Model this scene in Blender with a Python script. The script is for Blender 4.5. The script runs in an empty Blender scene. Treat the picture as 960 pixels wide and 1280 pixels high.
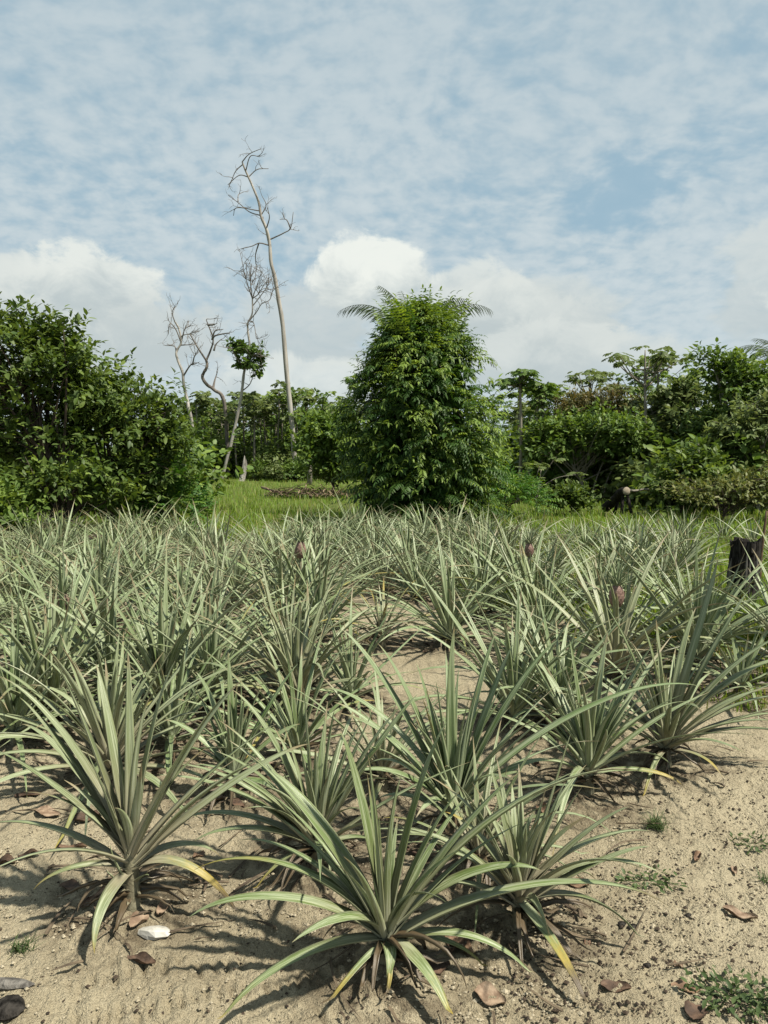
import bpy, math, random
import numpy as np
from mathutils import Vector, Matrix

# ------------------------------------------------------------------ camera, world, sun, exposure
S = bpy.context.scene
COL = S.collection
CAM_H, FPX = 1.65, 960.0
PITCH = math.atan(78 / FPX)
cam_d = bpy.data.cameras.new('camera')
cam = bpy.data.objects.new('camera', cam_d)
COL.objects.link(cam)
cam.location = (0, 0, CAM_H)
cam.rotation_euler = (math.pi / 2 - PITCH, 0, 0)
cam_d.sensor_fit = 'HORIZONTAL'
cam_d.sensor_width = 36
cam_d.lens = 36
cam_d.clip_start = 0.05
cam_d.clip_end = 3000
S.camera = cam

SUN_EL, SUN_AZ = math.radians(60), math.radians(114)     # azimuth clockwise from +Y (the view direction)
sun_d = bpy.data.lights.new('sun', 'SUN')
sun_d.energy = 5.0
sun_d.angle = math.radians(2.2)
sun_d.color = (1.0, 0.93, 0.80)
sun = bpy.data.objects.new('sun', sun_d)
COL.objects.link(sun)
sdir = Vector((math.sin(SUN_AZ) * math.cos(SUN_EL), math.cos(SUN_AZ) * math.cos(SUN_EL), math.sin(SUN_EL)))
sun.rotation_euler = sdir.to_track_quat('Z', 'Y').to_euler()

S.view_settings.view_transform = 'Standard'
S.view_settings.look = 'None'
S.view_settings.gamma = 1
S.view_settings.use_curve_mapping = False
S.view_settings.exposure = 0.90
S.render.engine = 'CYCLES'
S.cycles.max_bounces = 6
S.cycles.diffuse_bounces = 3
S.cycles.transmission_bounces = 3
S.cycles.transparent_max_bounces = 4
S.cycles.use_denoising = True


class NT:
    """tiny helper for node trees"""
    def __init__(self, tree):
        self.t = tree
        self.n = tree.nodes
        self.n.clear()

    def node(self, kind, **kw):
        nd = self.n.new(kind)
        for k, v in kw.items():
            setattr(nd, k, v)
        return nd

    def sock(self, s, v):
        if isinstance(v, bpy.types.NodeSocket):
            self.t.links.new(v, s)
        else:
            if hasattr(s, 'default_value'):
                if s.type == 'RGBA' and len(v) == 3:
                    v = (*v, 1)
                s.default_value = v

    def m(self, op, a, b=None, c=None, clamp=False):
        nd = self.node('ShaderNodeMath', operation=op, use_clamp=clamp)
        self.sock(nd.inputs[0], a)
        if b is not None:
            self.sock(nd.inputs[1], b)
        if c is not None:
            self.sock(nd.inputs[2], c)
        return nd.outputs[0]

    def mix(self, f, a, b, blend='MIX'):
        nd = self.node('ShaderNodeMix', data_type='RGBA', blend_type=blend)
        self.sock(nd.inputs['Factor'], f)
        self.sock(nd.inputs[6], a)
        self.sock(nd.inputs[7], b)
        return nd.outputs[2]

    def ramp(self, f, lo, hi, a=0.0, b=1.0):
        nd = self.node('ShaderNodeMapRange', interpolation_type='SMOOTHSTEP')
        self.sock(nd.inputs[0], f)
        self.sock(nd.inputs[1], lo)
        self.sock(nd.inputs[2], hi)
        self.sock(nd.inputs[3], a)
        self.sock(nd.inputs[4], b)
        return nd.outputs[0]

    def noise(self, vec, scale, detail=4.0, rough=0.55, dist=0.0, color=False):
        nd = self.node('ShaderNodeTexNoise')
        if vec is not None:
            self.sock(nd.inputs['Vector'], vec)
        nd.inputs['Scale'].default_value = scale
        nd.inputs['Detail'].default_value = detail
        nd.inputs['Roughness'].default_value = rough
        nd.inputs['Distortion'].default_value = dist
        return nd.outputs['Color' if color else 'Fac']

    def comb(self, x, y, z):
        nd = self.node('ShaderNodeCombineXYZ')
        for i, v in enumerate((x, y, z)):
            self.sock(nd.inputs[i], v)
        return nd.outputs[0]

    def sep(self, v):
        nd = self.node('ShaderNodeSeparateXYZ')
        self.sock(nd.inputs[0], v)
        return nd.outputs


def build_world():
    w = bpy.data.worlds.new('World')
    S.world = w
    w.use_nodes = True
    N = NT(w.node_tree)
    sky = N.node('ShaderNodeTexSky', sky_type='NISHITA', sun_disc=False)
    sky.sun_elevation = SUN_EL
    sky.sun_rotation = SUN_AZ
    sky.air_density = 1.0
    sky.dust_density = 1.2
    sky.ozone_density = 1.0
    tc = N.node('ShaderNodeTexCoord')
    d = tc.outputs['Generated']
    x, y, z = N.sep(d)
    zc = N.m('MAXIMUM', z, 0.0)
    az = N.m('ARCTAN2', x, y)
    el = N.m('ARCSINE', z)
    # high thin layer, seen on a flat sheet far above
    zz = N.m('ADD', zc, 0.32)
    flat = N.comb(N.m('DIVIDE', x, zz), N.m('DIVIDE', y, zz), 0.0)
    warp = N.noise(flat, 1.1, 3, 0.5, color=True)
    vm = N.node('ShaderNodeVectorMath', operation='MULTIPLY_ADD')
    N.sock(vm.inputs[0], warp)
    vm.inputs[1].default_value = (0.30, 0.22, 0)
    N.sock(vm.inputs[2], flat)
    fl2 = vm.outputs[0]
    big = N.noise(fl2, 1.15, 5, 0.55)
    fine = N.noise(fl2, 19.0, 3, 0.55, 0.1)
    streak_v = N.node('ShaderNodeMapping')
    N.sock(streak_v.inputs['Vector'], fl2)
    streak_v.inputs['Rotation'].default_value = (0, 0, math.radians(28))
    streak_v.inputs['Scale'].default_value = (1.0, 3.2, 1)
    streak = N.noise(streak_v.outputs[0], 2.2, 5, 0.6)
    patch = N.noise(fl2, 4.5, 4, 0.55, 0.2)
    dens = N.m('ADD', N.m('MULTIPLY', big, 0.56), N.m('ADD', N.m('MULTIPLY', fine, 0.92), N.m('ADD', N.m('MULTIPLY', streak, 0.06), N.m('MULTIPLY', patch, 0.40))))
    # clearer holes, each an oval in direction
    def oval(a0, e0, ra, re, rot=0.0):
        da = N.m('SUBTRACT', az, a0)
        de = N.m('SUBTRACT', el, e0)
        c, s = math.cos(rot), math.sin(rot)
        u = N.m('ADD', N.m('MULTIPLY', da, c / ra), N.m('MULTIPLY', de, s / ra))
        v = N.m('ADD', N.m('MULTIPLY', da, -s / re), N.m('MULTIPLY', de, c / re))
        return N.m('SQRT', N.m('ADD', N.m('MULTIPLY', u, u), N.m('MULTIPLY', v, v))), v
    def a_of(px): return math.atan((px - 480) / FPX)
    def e_of(py): return math.atan((562 - py) / FPX)
    holes = [(765, 268, 75, 50, 0.15, 0.42), (60, 20, 330, 75, 0.0, 0.13), (900, 215, 160, 40, 0.3, 0.12), (330, 265, 130, 50, 0.2, 0.14),
             (620, 30, 230, 60, 0.0, 0.12), (60, 255, 110, 40, 0, 0.10)]
    for px, py, rx, ry, rot, k in holes:
        o, _ = oval(a_of(px), e_of(py), rx / FPX, ry / FPX, rot)
        dens = N.m('SUBTRACT', dens, N.m('MULTIPLY', N.ramp(o, 1.25, 0.1), k))
    cov = N.ramp(dens, 0.56, 1.08)
    cov = N.m('MULTIPLY_ADD', cov, 0.66, 0.27)
    tone = N.ramp(N.m('ADD', N.m('MULTIPLY', fine, 0.6), N.m('MULTIPLY', big, 0.5)), 0.35, 0.8)
    high_c = N.mix(tone, (5.1, 6.15, 6.7), (6.5, 7.25, 7.5))
    blue = N.mix(0.82, sky.outputs[0], (2.9, 4.9, 6.2))
    base = N.mix(cov, blue, high_c)
    base = N.mix(N.ramp(el, 0.22, 0.55, 0.0, 0.30), base, (3.6, 4.75, 5.5))
    # haze toward the horizon
    base = N.mix(N.ramp(el, 0.28, 0.0, 0.0, 0.85), base, (6.0, 6.9, 7.2))
    # heaped clouds low over the trees
    pv = N.comb(N.m('MULTIPLY', az, 1.0), N.m('MULTIPLY', el, 1.35), 0.3)
    cn = N.noise(pv, 15.0, 8, 0.62, 0.35)
    cn2 = N.noise(pv, 5.0, 3, 0.5)
    lump = N.m('ADD', N.m('MULTIPLY', N.m('SUBTRACT', cn, 0.5), 1.5), N.m('MULTIPLY', N.m('SUBTRACT', cn2, 0.5), 1.3))
    # cx, cy, rx, ry, whiteness, strength
    heaps = [
        (600, 400, 200, 72, 0.25, 0.9), (690, 365, 95, 46, 0.3, 0.7), (715, 385, 60, 40, 0.35, 0.5), (395, 385, 90, 50, 0.05, 0.7),
        (590, 350, 70, 48, 0.55, 0.9), (470, 325, 74, 50, 1.0, 1.0),
        (110, 400, 170, 58, 0.1, 0.9), (40, 350, 90, 42, 0.45, 0.9), (120, 345, 88, 46, 0.75, 1.0), (185, 385, 55, 42, 0.35, 0.8),
        (390, 478, 150, 46, 0.75, 0.7), (960, 350, 70, 75, 0.3, 0.7), (720, 440, 130, 40, 0.45, 0.7), (-130, 380, 200, 80, 0.5, 0.9),
        (1200, 380, 200, 90, 0.6, 0.9),
    ]
    for cx, cy, rx, ry, wh, st in heaps:
        o, v = oval(a_of(cx), e_of(cy + (34 if cy < 420 else 10)), rx / FPX, ry / FPX)
        f = N.m('ADD', N.m('SUBTRACT', 1.0, o), lump)
        al = N.m('MULTIPLY', N.ramp(f, -0.10, 0.20), 0.94 * st)
        lit = N.m('ADD', N.m('MULTIPLY', v, 0.55), N.m('MULTIPLY', N.m('SUBTRACT', cn, 0.5), 2.2))
        hi = tuple(b + wh * c for b, c in ((6.0, 3.0), (6.55, 2.75), (6.5, 2.2)))
        lo = (5.3, 6.0, 6.1)
        c = N.mix(N.ramp(lit, -0.5, 0.55), lo, hi)
        base = N.mix(al, base, c)
    bg = N.node('ShaderNodeBackground')
    N.sock(bg.inputs[0], base)
    bg.inputs[1].default_value = 0.0525
    out = N.node('ShaderNodeOutputWorld')
    w.node_tree.links.new(bg.outputs[0], out.inputs[0])


build_world()

# ------------------------------------------------------------------ geometry helpers
PF = np.array([0, math.cos(PITCH), -math.sin(PITCH)])
PU = np.array([0, math.sin(PITCH), math.cos(PITCH)])


def ray(px, py):
    return PF * FPX + np.array([1, 0, 0]) * (px - 480) + PU * (640 - py)


def at(px, py, Y):
    v = ray(px, py)
    return np.array([0, 0, CAM_H]) + v * (Y / v[1])


def gp(px, py, z=0.0):
    v = ray(px, py)
    return np.array([0, 0, CAM_H]) + v * ((z - CAM_H) / v[2])


def nrm(v):
    v = np.asarray(v, float)
    return v / np.maximum(np.linalg.norm(v, axis=-1, keepdims=True), 1e-9)


class MB:
    def __init__(self):
        self.v, self.q, self.t, self.a, self.qm, self.tm = [], [], [], [], [], []
        self.n = 0

    def add(self, verts, quads=None, tris=None, attr=None, mat=0):
        verts = np.asarray(verts, float).reshape(-1, 3)
        if attr is None:
            attr = np.zeros((len(verts), 3))
        self.v.append(verts)
        self.a.append(np.asarray(attr, float))
        if quads is not None and len(quads):
            q = np.asarray(quads, int).reshape(-1, 4) + self.n
            self.q.append(q)
            self.qm.append(np.full(len(q), mat) if np.isscalar(mat) else np.asarray(mat))
        if tris is not None and len(tris):
            t = np.asarray(tris, int).reshape(-1, 3) + self.n
            self.t.append(t)
            self.tm.append(np.full(len(t), mat if np.isscalar(mat) else 0))
        self.n += len(verts)

    def build(self, name, mats, parent=None, smooth=True, origin=None):
        v = np.concatenate(self.v)
        a = np.concatenate(self.a)
        if origin is not None:
            v = v - np.asarray(origin)
        q = np.concatenate(self.q) if self.q else np.zeros((0, 4), int)
        t = np.concatenate(self.t) if self.t else np.zeros((0, 3), int)
        qm = np.concatenate(self.qm) if self.qm else np.zeros(0, int)
        tm = np.concatenate(self.tm) if self.tm else np.zeros(0, int)
        me = bpy.data.meshes.new(name)
        me.vertices.add(len(v))
        me.vertices.foreach_set('co', v.astype(np.float32).ravel())
        nl = len(q) * 4 + len(t) * 3
        me.loops.add(nl)
        me.loops.foreach_set('vertex_index', np.concatenate([q.ravel(), t.ravel()]).astype(np.int32))
        me.polygons.add(len(q) + len(t))
        starts = np.concatenate([np.arange(len(q)) * 4, len(q) * 4 + np.arange(len(t)) * 3]).astype(np.int32)
        me.polygons.foreach_set('loop_start', starts)
        me.polygons.foreach_set('material_index', np.concatenate([qm, tm]).astype(np.int32))
        me.polygons.foreach_set('use_smooth', np.full(len(q) + len(t), smooth))
        at_ = me.attributes.new('luv', 'FLOAT_VECTOR', 'POINT')
        at_.data.foreach_set('vector', a.astype(np.float32).ravel())
        me.update(calc_edges=True)
        me.validate()
        for m in (mats if isinstance(mats, (list, tuple)) else [mats]):
            me.materials.append(m)
        o = bpy.data.objects.new(name, me)
        COL.objects.link(o)
        if parent is not None:
            o.parent = parent
        if origin is not None and parent is None:
            o.location = origin
        return o

    def tube(self, path, radii, seg=7, mat=0, cap=True, age=0.0):
        path = np.asarray(path, float)
        radii = np.asarray(radii, float) * np.ones(len(path))
        T = np.gradient(path, axis=0)
        T = nrm(T)
        ref = np.array([0.0, 0, 1]) if abs(T[0][2]) < 0.9 else np.array([1.0, 0, 0])
        A = np.zeros_like(T)
        a = np.cross(T[0], ref)
        for i in range(len(path)):
            a = a - T[i] * np.dot(a, T[i])
            a = a / max(np.linalg.norm(a), 1e-9)
            A[i] = a
        B = np.cross(T, A)
        ang = np.arange(seg) * 2 * math.pi / seg
        ring = (A[:, None, :] * np.cos(ang)[None, :, None] + B[:, None, :] * np.sin(ang)[None, :, None]) * radii[:, None, None] + path[:, None, :]
        n = len(path)
        i, j = np.meshgrid(np.arange(n - 1), np.arange(seg), indexing='ij')
        q = np.stack([i * seg + j, i * seg + (j + 1) % seg, (i + 1) * seg + (j + 1) % seg, (i + 1) * seg + j], -1).reshape(-1, 4)
        vv = np.repeat(np.linspace(0, 1, n), seg)
        attr = np.stack([np.tile(ang, n) / 6.283, vv, np.full(n * seg, age)], -1)
        verts = ring.reshape(-1, 3)
        tris = None
        if cap:
            verts = np.concatenate([verts, path[:1], path[-1:]])
            attr = np.concatenate([attr, attr[:1], attr[-1:]])
            k = np.arange(seg)
            t1 = np.stack([np.full(seg, n * seg), (k + 1) % seg, k], -1)
            t2 = np.stack([np.full(seg, n * seg + 1), (n - 1) * seg + k, (n - 1) * seg + (k + 1) % seg], -1)
            tris = np.concatenate([t1, t2])
        self.add(verts, q, tris, attr, mat)


def spline(pts, n):
    """Catmull-Rom through points"""
    p = np.asarray(pts, float)
    if len(p) == 2:
        return p[0] + (p[1] - p[0]) * np.linspace(0, 1, n)[:, None]
    P = np.concatenate([[2 * p[0] - p[1]], p, [2 * p[-1] - p[-2]]])
    s = np.linspace(0, len(p) - 1 - 1e-6, n)
    i = s.astype(int)
    f = (s - i)[:, None]
    a, b, c, d = P[i], P[i + 1], P[i + 2], P[i + 3]
    return 0.5 * (2 * b + (c - a) * f + (2 * a - 5 * b + 4 * c - d) * f ** 2 + (3 * b - a - 3 * c + d) * f ** 3)


_rg = np.random.default_rng(11)
_tab = _rg.random((256, 256))


def vnoise(x, y):
    xi, yi = np.floor(x).astype(int), np.floor(y).astype(int)
    fx, fy = x - xi, y - yi
    fx, fy = fx * fx * (3 - 2 * fx), fy * fy * (3 - 2 * fy)
    g = lambda a, b: _tab[a % 256, b % 256]
    return (g(xi, yi) * (1 - fx) + g(xi + 1, yi) * fx) * (1 - fy) + (g(xi, yi + 1) * (1 - fx) + g(xi + 1, yi + 1) * fx) * fy - 0.5


MOUNDS = []   # (x, y, radius, height), filled before the ground is built


def gh(x, y):
    x, y = np.asarray(x, float), np.asarray(y, float)
    h = 0.05 * vnoise(x * 1.1 + 3, y * 1.1) + 0.024 * vnoise(x * 3.7, y * 3.7 + 9) + 0.010 * vnoise(x * 9.1 + 5, y * 9.1)
    for mx, my, r, k in MOUNDS:
        dd = (x - mx) ** 2 + (y - my) ** 2
        h = h + k * np.exp(-dd / (r * r))
    return h


def ground_pt(px, py):
    p = gp(px, py)
    for _ in range(3):
        p = gp(px, py, float(gh(p[0], p[1])))
    return p


# ------------------------------------------------------------------ tagging
def tag(o, label=None, cat=None, group=None, kind=None):
    if label: o['label'] = label
    if cat: o['category'] = cat
    if group: o['group'] = group
    if kind: o['kind'] = kind
    return o


def empty(name, loc, label, cat, group=None):
    o = bpy.data.objects.new(name, None)
    o.empty_display_size = 0.1
    COL.objects.link(o)
    o.location = loc
    return tag(o, label, cat, group)


def copy_tree(o, parent=None):
    c = o.copy()
    COL.objects.link(c)
    if parent is not None:
        c.parent = parent
    for ch in list(o.children):
        copy_tree(ch, c)
    return c


def delete_tree(o):
    for ch in list(o.children):
        delete_tree(ch)
    bpy.data.objects.remove(o)


# ------------------------------------------------------------------ materials
def material(name):
    m = bpy.data.materials.new(name)
    m.use_nodes = True
    N = NT(m.node_tree)
    p = N.node('ShaderNodeBsdfPrincipled')
    out = N.node('ShaderNodeOutputMaterial')
    m.node_tree.links.new(p.outputs[0], out.inputs[0])
    return m, N, p, out


def bump(N, p, h, strength, dist=0.01):
    b = N.node('ShaderNodeBump')
    b.inputs['Strength'].default_value = strength
    b.inputs['Distance'].default_value = dist
    N.sock(b.inputs['Height'], h)
    N.t.links.new(b.outputs[0], p.inputs['Normal'])


def mat_pine_leaf(name, c0, c1, pale, pale_k):
    c0, c1, pale = (tuple(0.72 * k for k in c) for c in (c0, c1, pale))
    m, N, p, out = material(name)
    at_ = N.node('ShaderNodeAttribute', attribute_name='luv')
    u, v, age = N.sep(at_.outputs['Vector'])
    geo = N.node('ShaderNodeNewGeometry')
    rnd = geo.outputs['Random Per Island']
    oi = N.node('ShaderNodeObjectInfo')
    sv = N.comb(N.m('MULTIPLY', u, 3.0), N.m('MULTIPLY', v, 1.6), N.m('MULTIPLY', rnd, 40))
    streak = N.noise(sv, 2.2, 3, 0.6)
    blot = N.noise(N.comb(u, N.m('MULTIPLY', v, 8.0), N.m('MULTIPLY', rnd, 20)), 1.5, 4, 0.6)
    c = N.mix(rnd, c0, c1)
    wn = N.node('ShaderNodeTexWhiteNoise', noise_dimensions='1D')
    N.sock(wn.inputs['W'], N.m('MULTIPLY', oi.outputs['Random'], 91.7))
    c = N.mix(N.m('MULTIPLY', N.m('POWER', oi.outputs['Random'], 2.0), 0.75), c, (0.085, 0.135, 0.028))   # some plants greener
    c = N.mix(N.m('MULTIPLY', N.m('POWER', wn.outputs['Value'], 4.0), 0.32), c, (0.21, 0.160, 0.115))       # some tired and brownish
    c = N.mix(N.ramp(streak, 0.44, 0.62, 0, pale_k), c, pale)  # pale pigment streaks, contrast raised to paint in the channel's light and shade
    c = N.mix(N.ramp(v, 0.28, 0.0, 0, 0.65), c, pale)                  # scurfy pale leaf base
    heart = N.m('MULTIPLY', N.ramp(v, 0.5, 0.05), N.ramp(wn.outputs['Value'], 0.55, 0.9, 0, 0.6))
    c = N.mix(heart, c, (0.23, 0.165, 0.145))                          # reddish hearts of some plants
    edge = N.ramp(N.m('ABSOLUTE', u), 0.80, 0.98, 0, 0.5)
    c = N.mix(edge, c, (0.30, 0.31, 0.19))                             # pale toothed margin
    scar = N.noise(N.comb(N.m('MULTIPLY', u, 1.3), N.m('MULTIPLY', v, 14.0), N.m('MULTIPLY', rnd, 33)), 3.0, 4, 0.7)
    c = N.mix(N.ramp(scar, 0.64, 0.72, 0, 0.4), c, (0.17, 0.13, 0.07))    # scars and dusty spots
    tipn = N.m('ADD', v, N.m('MULTIPLY', N.m('SUBTRACT', rnd, 0.5), 0.30))
    c = N.mix(N.ramp(tipn, 0.86, 0.99, 0, 0.75), c, (0.20, 0.14, 0.085))    # dried tip
    ag = N.m('ADD', age, N.m('MULTIPLY', N.m('SUBTRACT', N.m('ADD', N.m('MULTIPLY', blot, 0.5), N.m('MULTIPLY', streak, 0.5)), 0.5), 1.1))
    ag = N.m('MULTIPLY', ag, N.ramp(age, 0.02, 0.2))
    c = N.mix(N.ramp(ag, 0.25, 0.65, 0, 0.85), c, (0.30, 0.22, 0.045))
    c = N.mix(N.ramp(ag, 0.62, 0.95), c, (0.085, 0.062, 0.040))
    c = N.mix(1.0, c, (0.84, 0.86, 0.77), 'MULTIPLY')
    N.sock(p.inputs['Base Color'], c)
    p.inputs['Roughness'].default_value = 0.42
    p.inputs['Specular IOR Level'].default_value = 0.42
    lines = N.node('ShaderNodeTexWave', wave_type='BANDS', bands_direction='X')
    N.sock(lines.inputs['Vector'], N.comb(u, 0.0, 0.0))
    lines.inputs['Scale'].default_value = 3.5
    bump(N, p, N.m('ADD', N.m('MULTIPLY', lines.outputs['Fac'], 0.4), streak), 0.22, 0.004)
    return m


M_TOP = mat_pine_leaf('pineapple_leaf_upper', (0.095, 0.165, 0.040), (0.250, 0.315, 0.172), (0.52, 0.56, 0.42), 0.62)
M_UND = mat_pine_leaf('pineapple_leaf_under', (0.120, 0.185, 0.060), (0.310, 0.370, 0.235), (0.60, 0.64, 0.52), 0.62)
PL = [M_TOP, M_UND]


def mat_simple(name, ca, cb, rough=0.8, scale=8.0, bmp=0.3, stretch=(1, 1, 1), spec=0.3, detail=5):
    ca, cb = (tuple(0.62 * k for k in c) for c in (ca, cb))
    m, N, p, out = material(name)
    tc = N.node('ShaderNodeTexCoord')
    mp = N.node('ShaderNodeMapping')
    N.sock(mp.inputs['Vector'], tc.outputs['Object'])
    mp.inputs['Scale'].default_value = stretch
    n = N.noise(mp.outputs[0], scale, detail, 0.62)
    n2 = N.noise(mp.outputs[0], scale * 0.3, 3, 0.5)
    f = N.ramp(N.m('ADD', N.m('MULTIPLY', n, 0.7), N.m('MULTIPLY', n2, 0.3)), 0.36, 0.64)
    N.sock(p.inputs['Base Color'], N.mix(f, ca, cb))
    p.inputs['Roughness'].default_value = rough
    p.inputs['Specular IOR Level'].default_value = spec
    bump(N, p, n, bmp, 0.02)
    return m


def mat_foliage(name, ca, cb, young=None, young_k=0.0, trans=0.30, rough=0.5, spec=0.22):
    ca, cb = (tuple(0.72 * k for k in c) for c in (ca, cb))
    young = tuple(0.80 * k for k in young) if young is not None else None
    m, N, p, out = material(name)
    geo = N.node('ShaderNodeNewGeometry')
    rnd = geo.outputs['Random Per Island']
    at_ = N.node('ShaderNodeAttribute', attribute_name='luv')
    u, v, age = N.sep(at_.outputs['Vector'])
    oi = N.node('ShaderNodeObjectInfo')
    c = N.mix(rnd, ca, cb)
    c = N.mix(N.m('MULTIPLY', oi.outputs['Random'], 0.25), c, tuple(0.5 * (a + b) * 1.5 for a, b in zip(ca, cb)))
    if young is not None:
        c = N.mix(N.m('MULTIPLY', age, young_k), c, young)
    N.sock(p.inputs['Base Color'], c)
    p.inputs['Roughness'].default_value = rough
    p.inputs['Specular IOR Level'].default_value = spec
    tr = N.node('ShaderNodeBsdfTranslucent')
    hs = N.node('ShaderNodeHueSaturation')
    N.sock(hs.inputs['Color'], c)
    hs.inputs['Saturation'].default_value = 1.15
    hs.inputs['Value'].default_value = 1.5
    hs.inputs['Hue'].default_value = 0.485
    N.t.links.new(hs.outputs[0], tr.inputs[0])
    mx = N.node('ShaderNodeMixShader')
    mx.inputs[0].default_value = trans
    N.t.links.new(p.outputs[0], mx.inputs[1])
    N.t.links.new(tr.outputs[0], mx.inputs[2])
    N.t.links.new(mx.outputs[0], out.inputs[0])
    return m


F_DARK = mat_foliage('broad_dark_foliage', (0.052, 0.098, 0.020), (0.118, 0.172, 0.042), (0.21, 0.29, 0.06), 0.8)
F_CENTRE = mat_foliage('dense_tree_foliage', (0.028, 0.072, 0.014), (0.066, 0.130, 0.026), (0.24, 0.34, 0.06), 0.9)
F_MID = mat_foliage('mid_green_foliage', (0.068, 0.130, 0.026), (0.140, 0.215, 0.052), (0.23, 0.32, 0.07), 0.8)
F_PALE = mat_foliage('pale_green_foliage', (0.095, 0.140, 0.042), (0.165, 0.215, 0.078), (0.24, 0.29, 0.10), 0.6)
F_BRIGHT = mat_foliage('bright_fern_foliage', (0.045, 0.125, 0.022), (0.085, 0.190, 0.036), (0.2, 0.3, 0.05), 0.6)
F_BROWN = mat_foliage('reddish_young_foliage', (0.080, 0.105, 0.028), (0.160, 0.130, 0.045), (0.2, 0.12, 0.05), 0.6)
F_YELL = mat_foliage('yellowing_shrub_foliage', (0.085, 0.120, 0.032), (0.165, 0.185, 0.055), (0.22, 0.2, 0.07), 0.6)
F_PALM = mat_foliage('palm_frond_leaflets', (0.050, 0.075, 0.040), (0.085, 0.115, 0.060), None, 0, 0.2)
F_GRASS = mat_foliage('meadow_grass', (0.135, 0.240, 0.034), (0.225, 0.330, 0.058), (0.36, 0.31, 0.12), 0.9, 0.35)
F_WEED = mat_foliage('sand_weed_leaves', (0.045, 0.080, 0.025), (0.090, 0.130, 0.045), None, 0, 0.2)
B_DARK = mat_simple('dark_bark', (0.060, 0.046, 0.034), (0.120, 0.095, 0.070), 0.9, 14, 0.5, (1, 1, 0.3))
B_PALE = mat_simple('pale_bark', (0.22, 0.20, 0.16), (0.36, 0.33, 0.27), 0.85, 9, 0.3, (1, 1, 0.4))
B_DEAD = mat_simple('bleached_dead_wood', (0.30, 0.275, 0.245), (0.56, 0.53, 0.485), 0.85, 5, 0.4, (1, 1, 0.15))
B_TWIG = mat_simple('grey_dead_twigs', (0.15, 0.13, 0.115), (0.27, 0.24, 0.21), 0.9, 8, 0.2)
B_CHAR = mat_simple('charred_wood', (0.005, 0.0045, 0.004), (0.062, 0.056, 0.050), 0.95, 22, 0.9, (1.6, 1.6, 0.22), 0.08)
B_CHARG = mat_simple('weathered_grey_char', (0.06, 0.055, 0.05), (0.24, 0.225, 0.20), 0.9, 14, 0.9, (2.2, 2.2, 0.18))
M_CUT = mat_simple('sawn_log_face', (0.36, 0.30, 0.22), (0.52, 0.45, 0.35), 0.9, 20, 0.2)
M_STRAW = mat_simple('dry_straw_leaf', (0.075, 0.055, 0.038), (0.20, 0.155, 0.10), 0.85, 18, 0.3)
M_DRYLEAF = mat_simple('fallen_brown_leaf', (0.115, 0.066, 0.040), (0.33, 0.215, 0.135), 0.7, 26, 0.35)
M_DRYTAN = mat_simple('fallen_tan_leaf', (0.20, 0.130, 0.085), (0.44, 0.33, 0.23), 0.75, 26, 0.35)
M_DRYDARK = mat_simple('fallen_dark_leaf', (0.060, 0.038, 0.026), (0.17, 0.105, 0.068), 0.75, 26, 0.35)
M_STONE = mat_simple('white_stone', (0.42, 0.41, 0.36), (0.72, 0.70, 0.64), 0.8, 14, 0.3)
M_STEM = mat_simple('pineapple_stem', (0.19, 0.17, 0.11), (0.33, 0.31, 0.21), 0.8, 30, 0.4)
M_FRUIT = mat_simple('unripe_pineapple_skin', (0.17, 0.095, 0.075), (0.36, 0.24, 0.19), 0.6, 60, 0.4)
M_HUSK = mat_simple('dry_palm_litter', (0.16, 0.115, 0.07), (0.36, 0.28, 0.18), 0.9, 10, 0.3)


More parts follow.
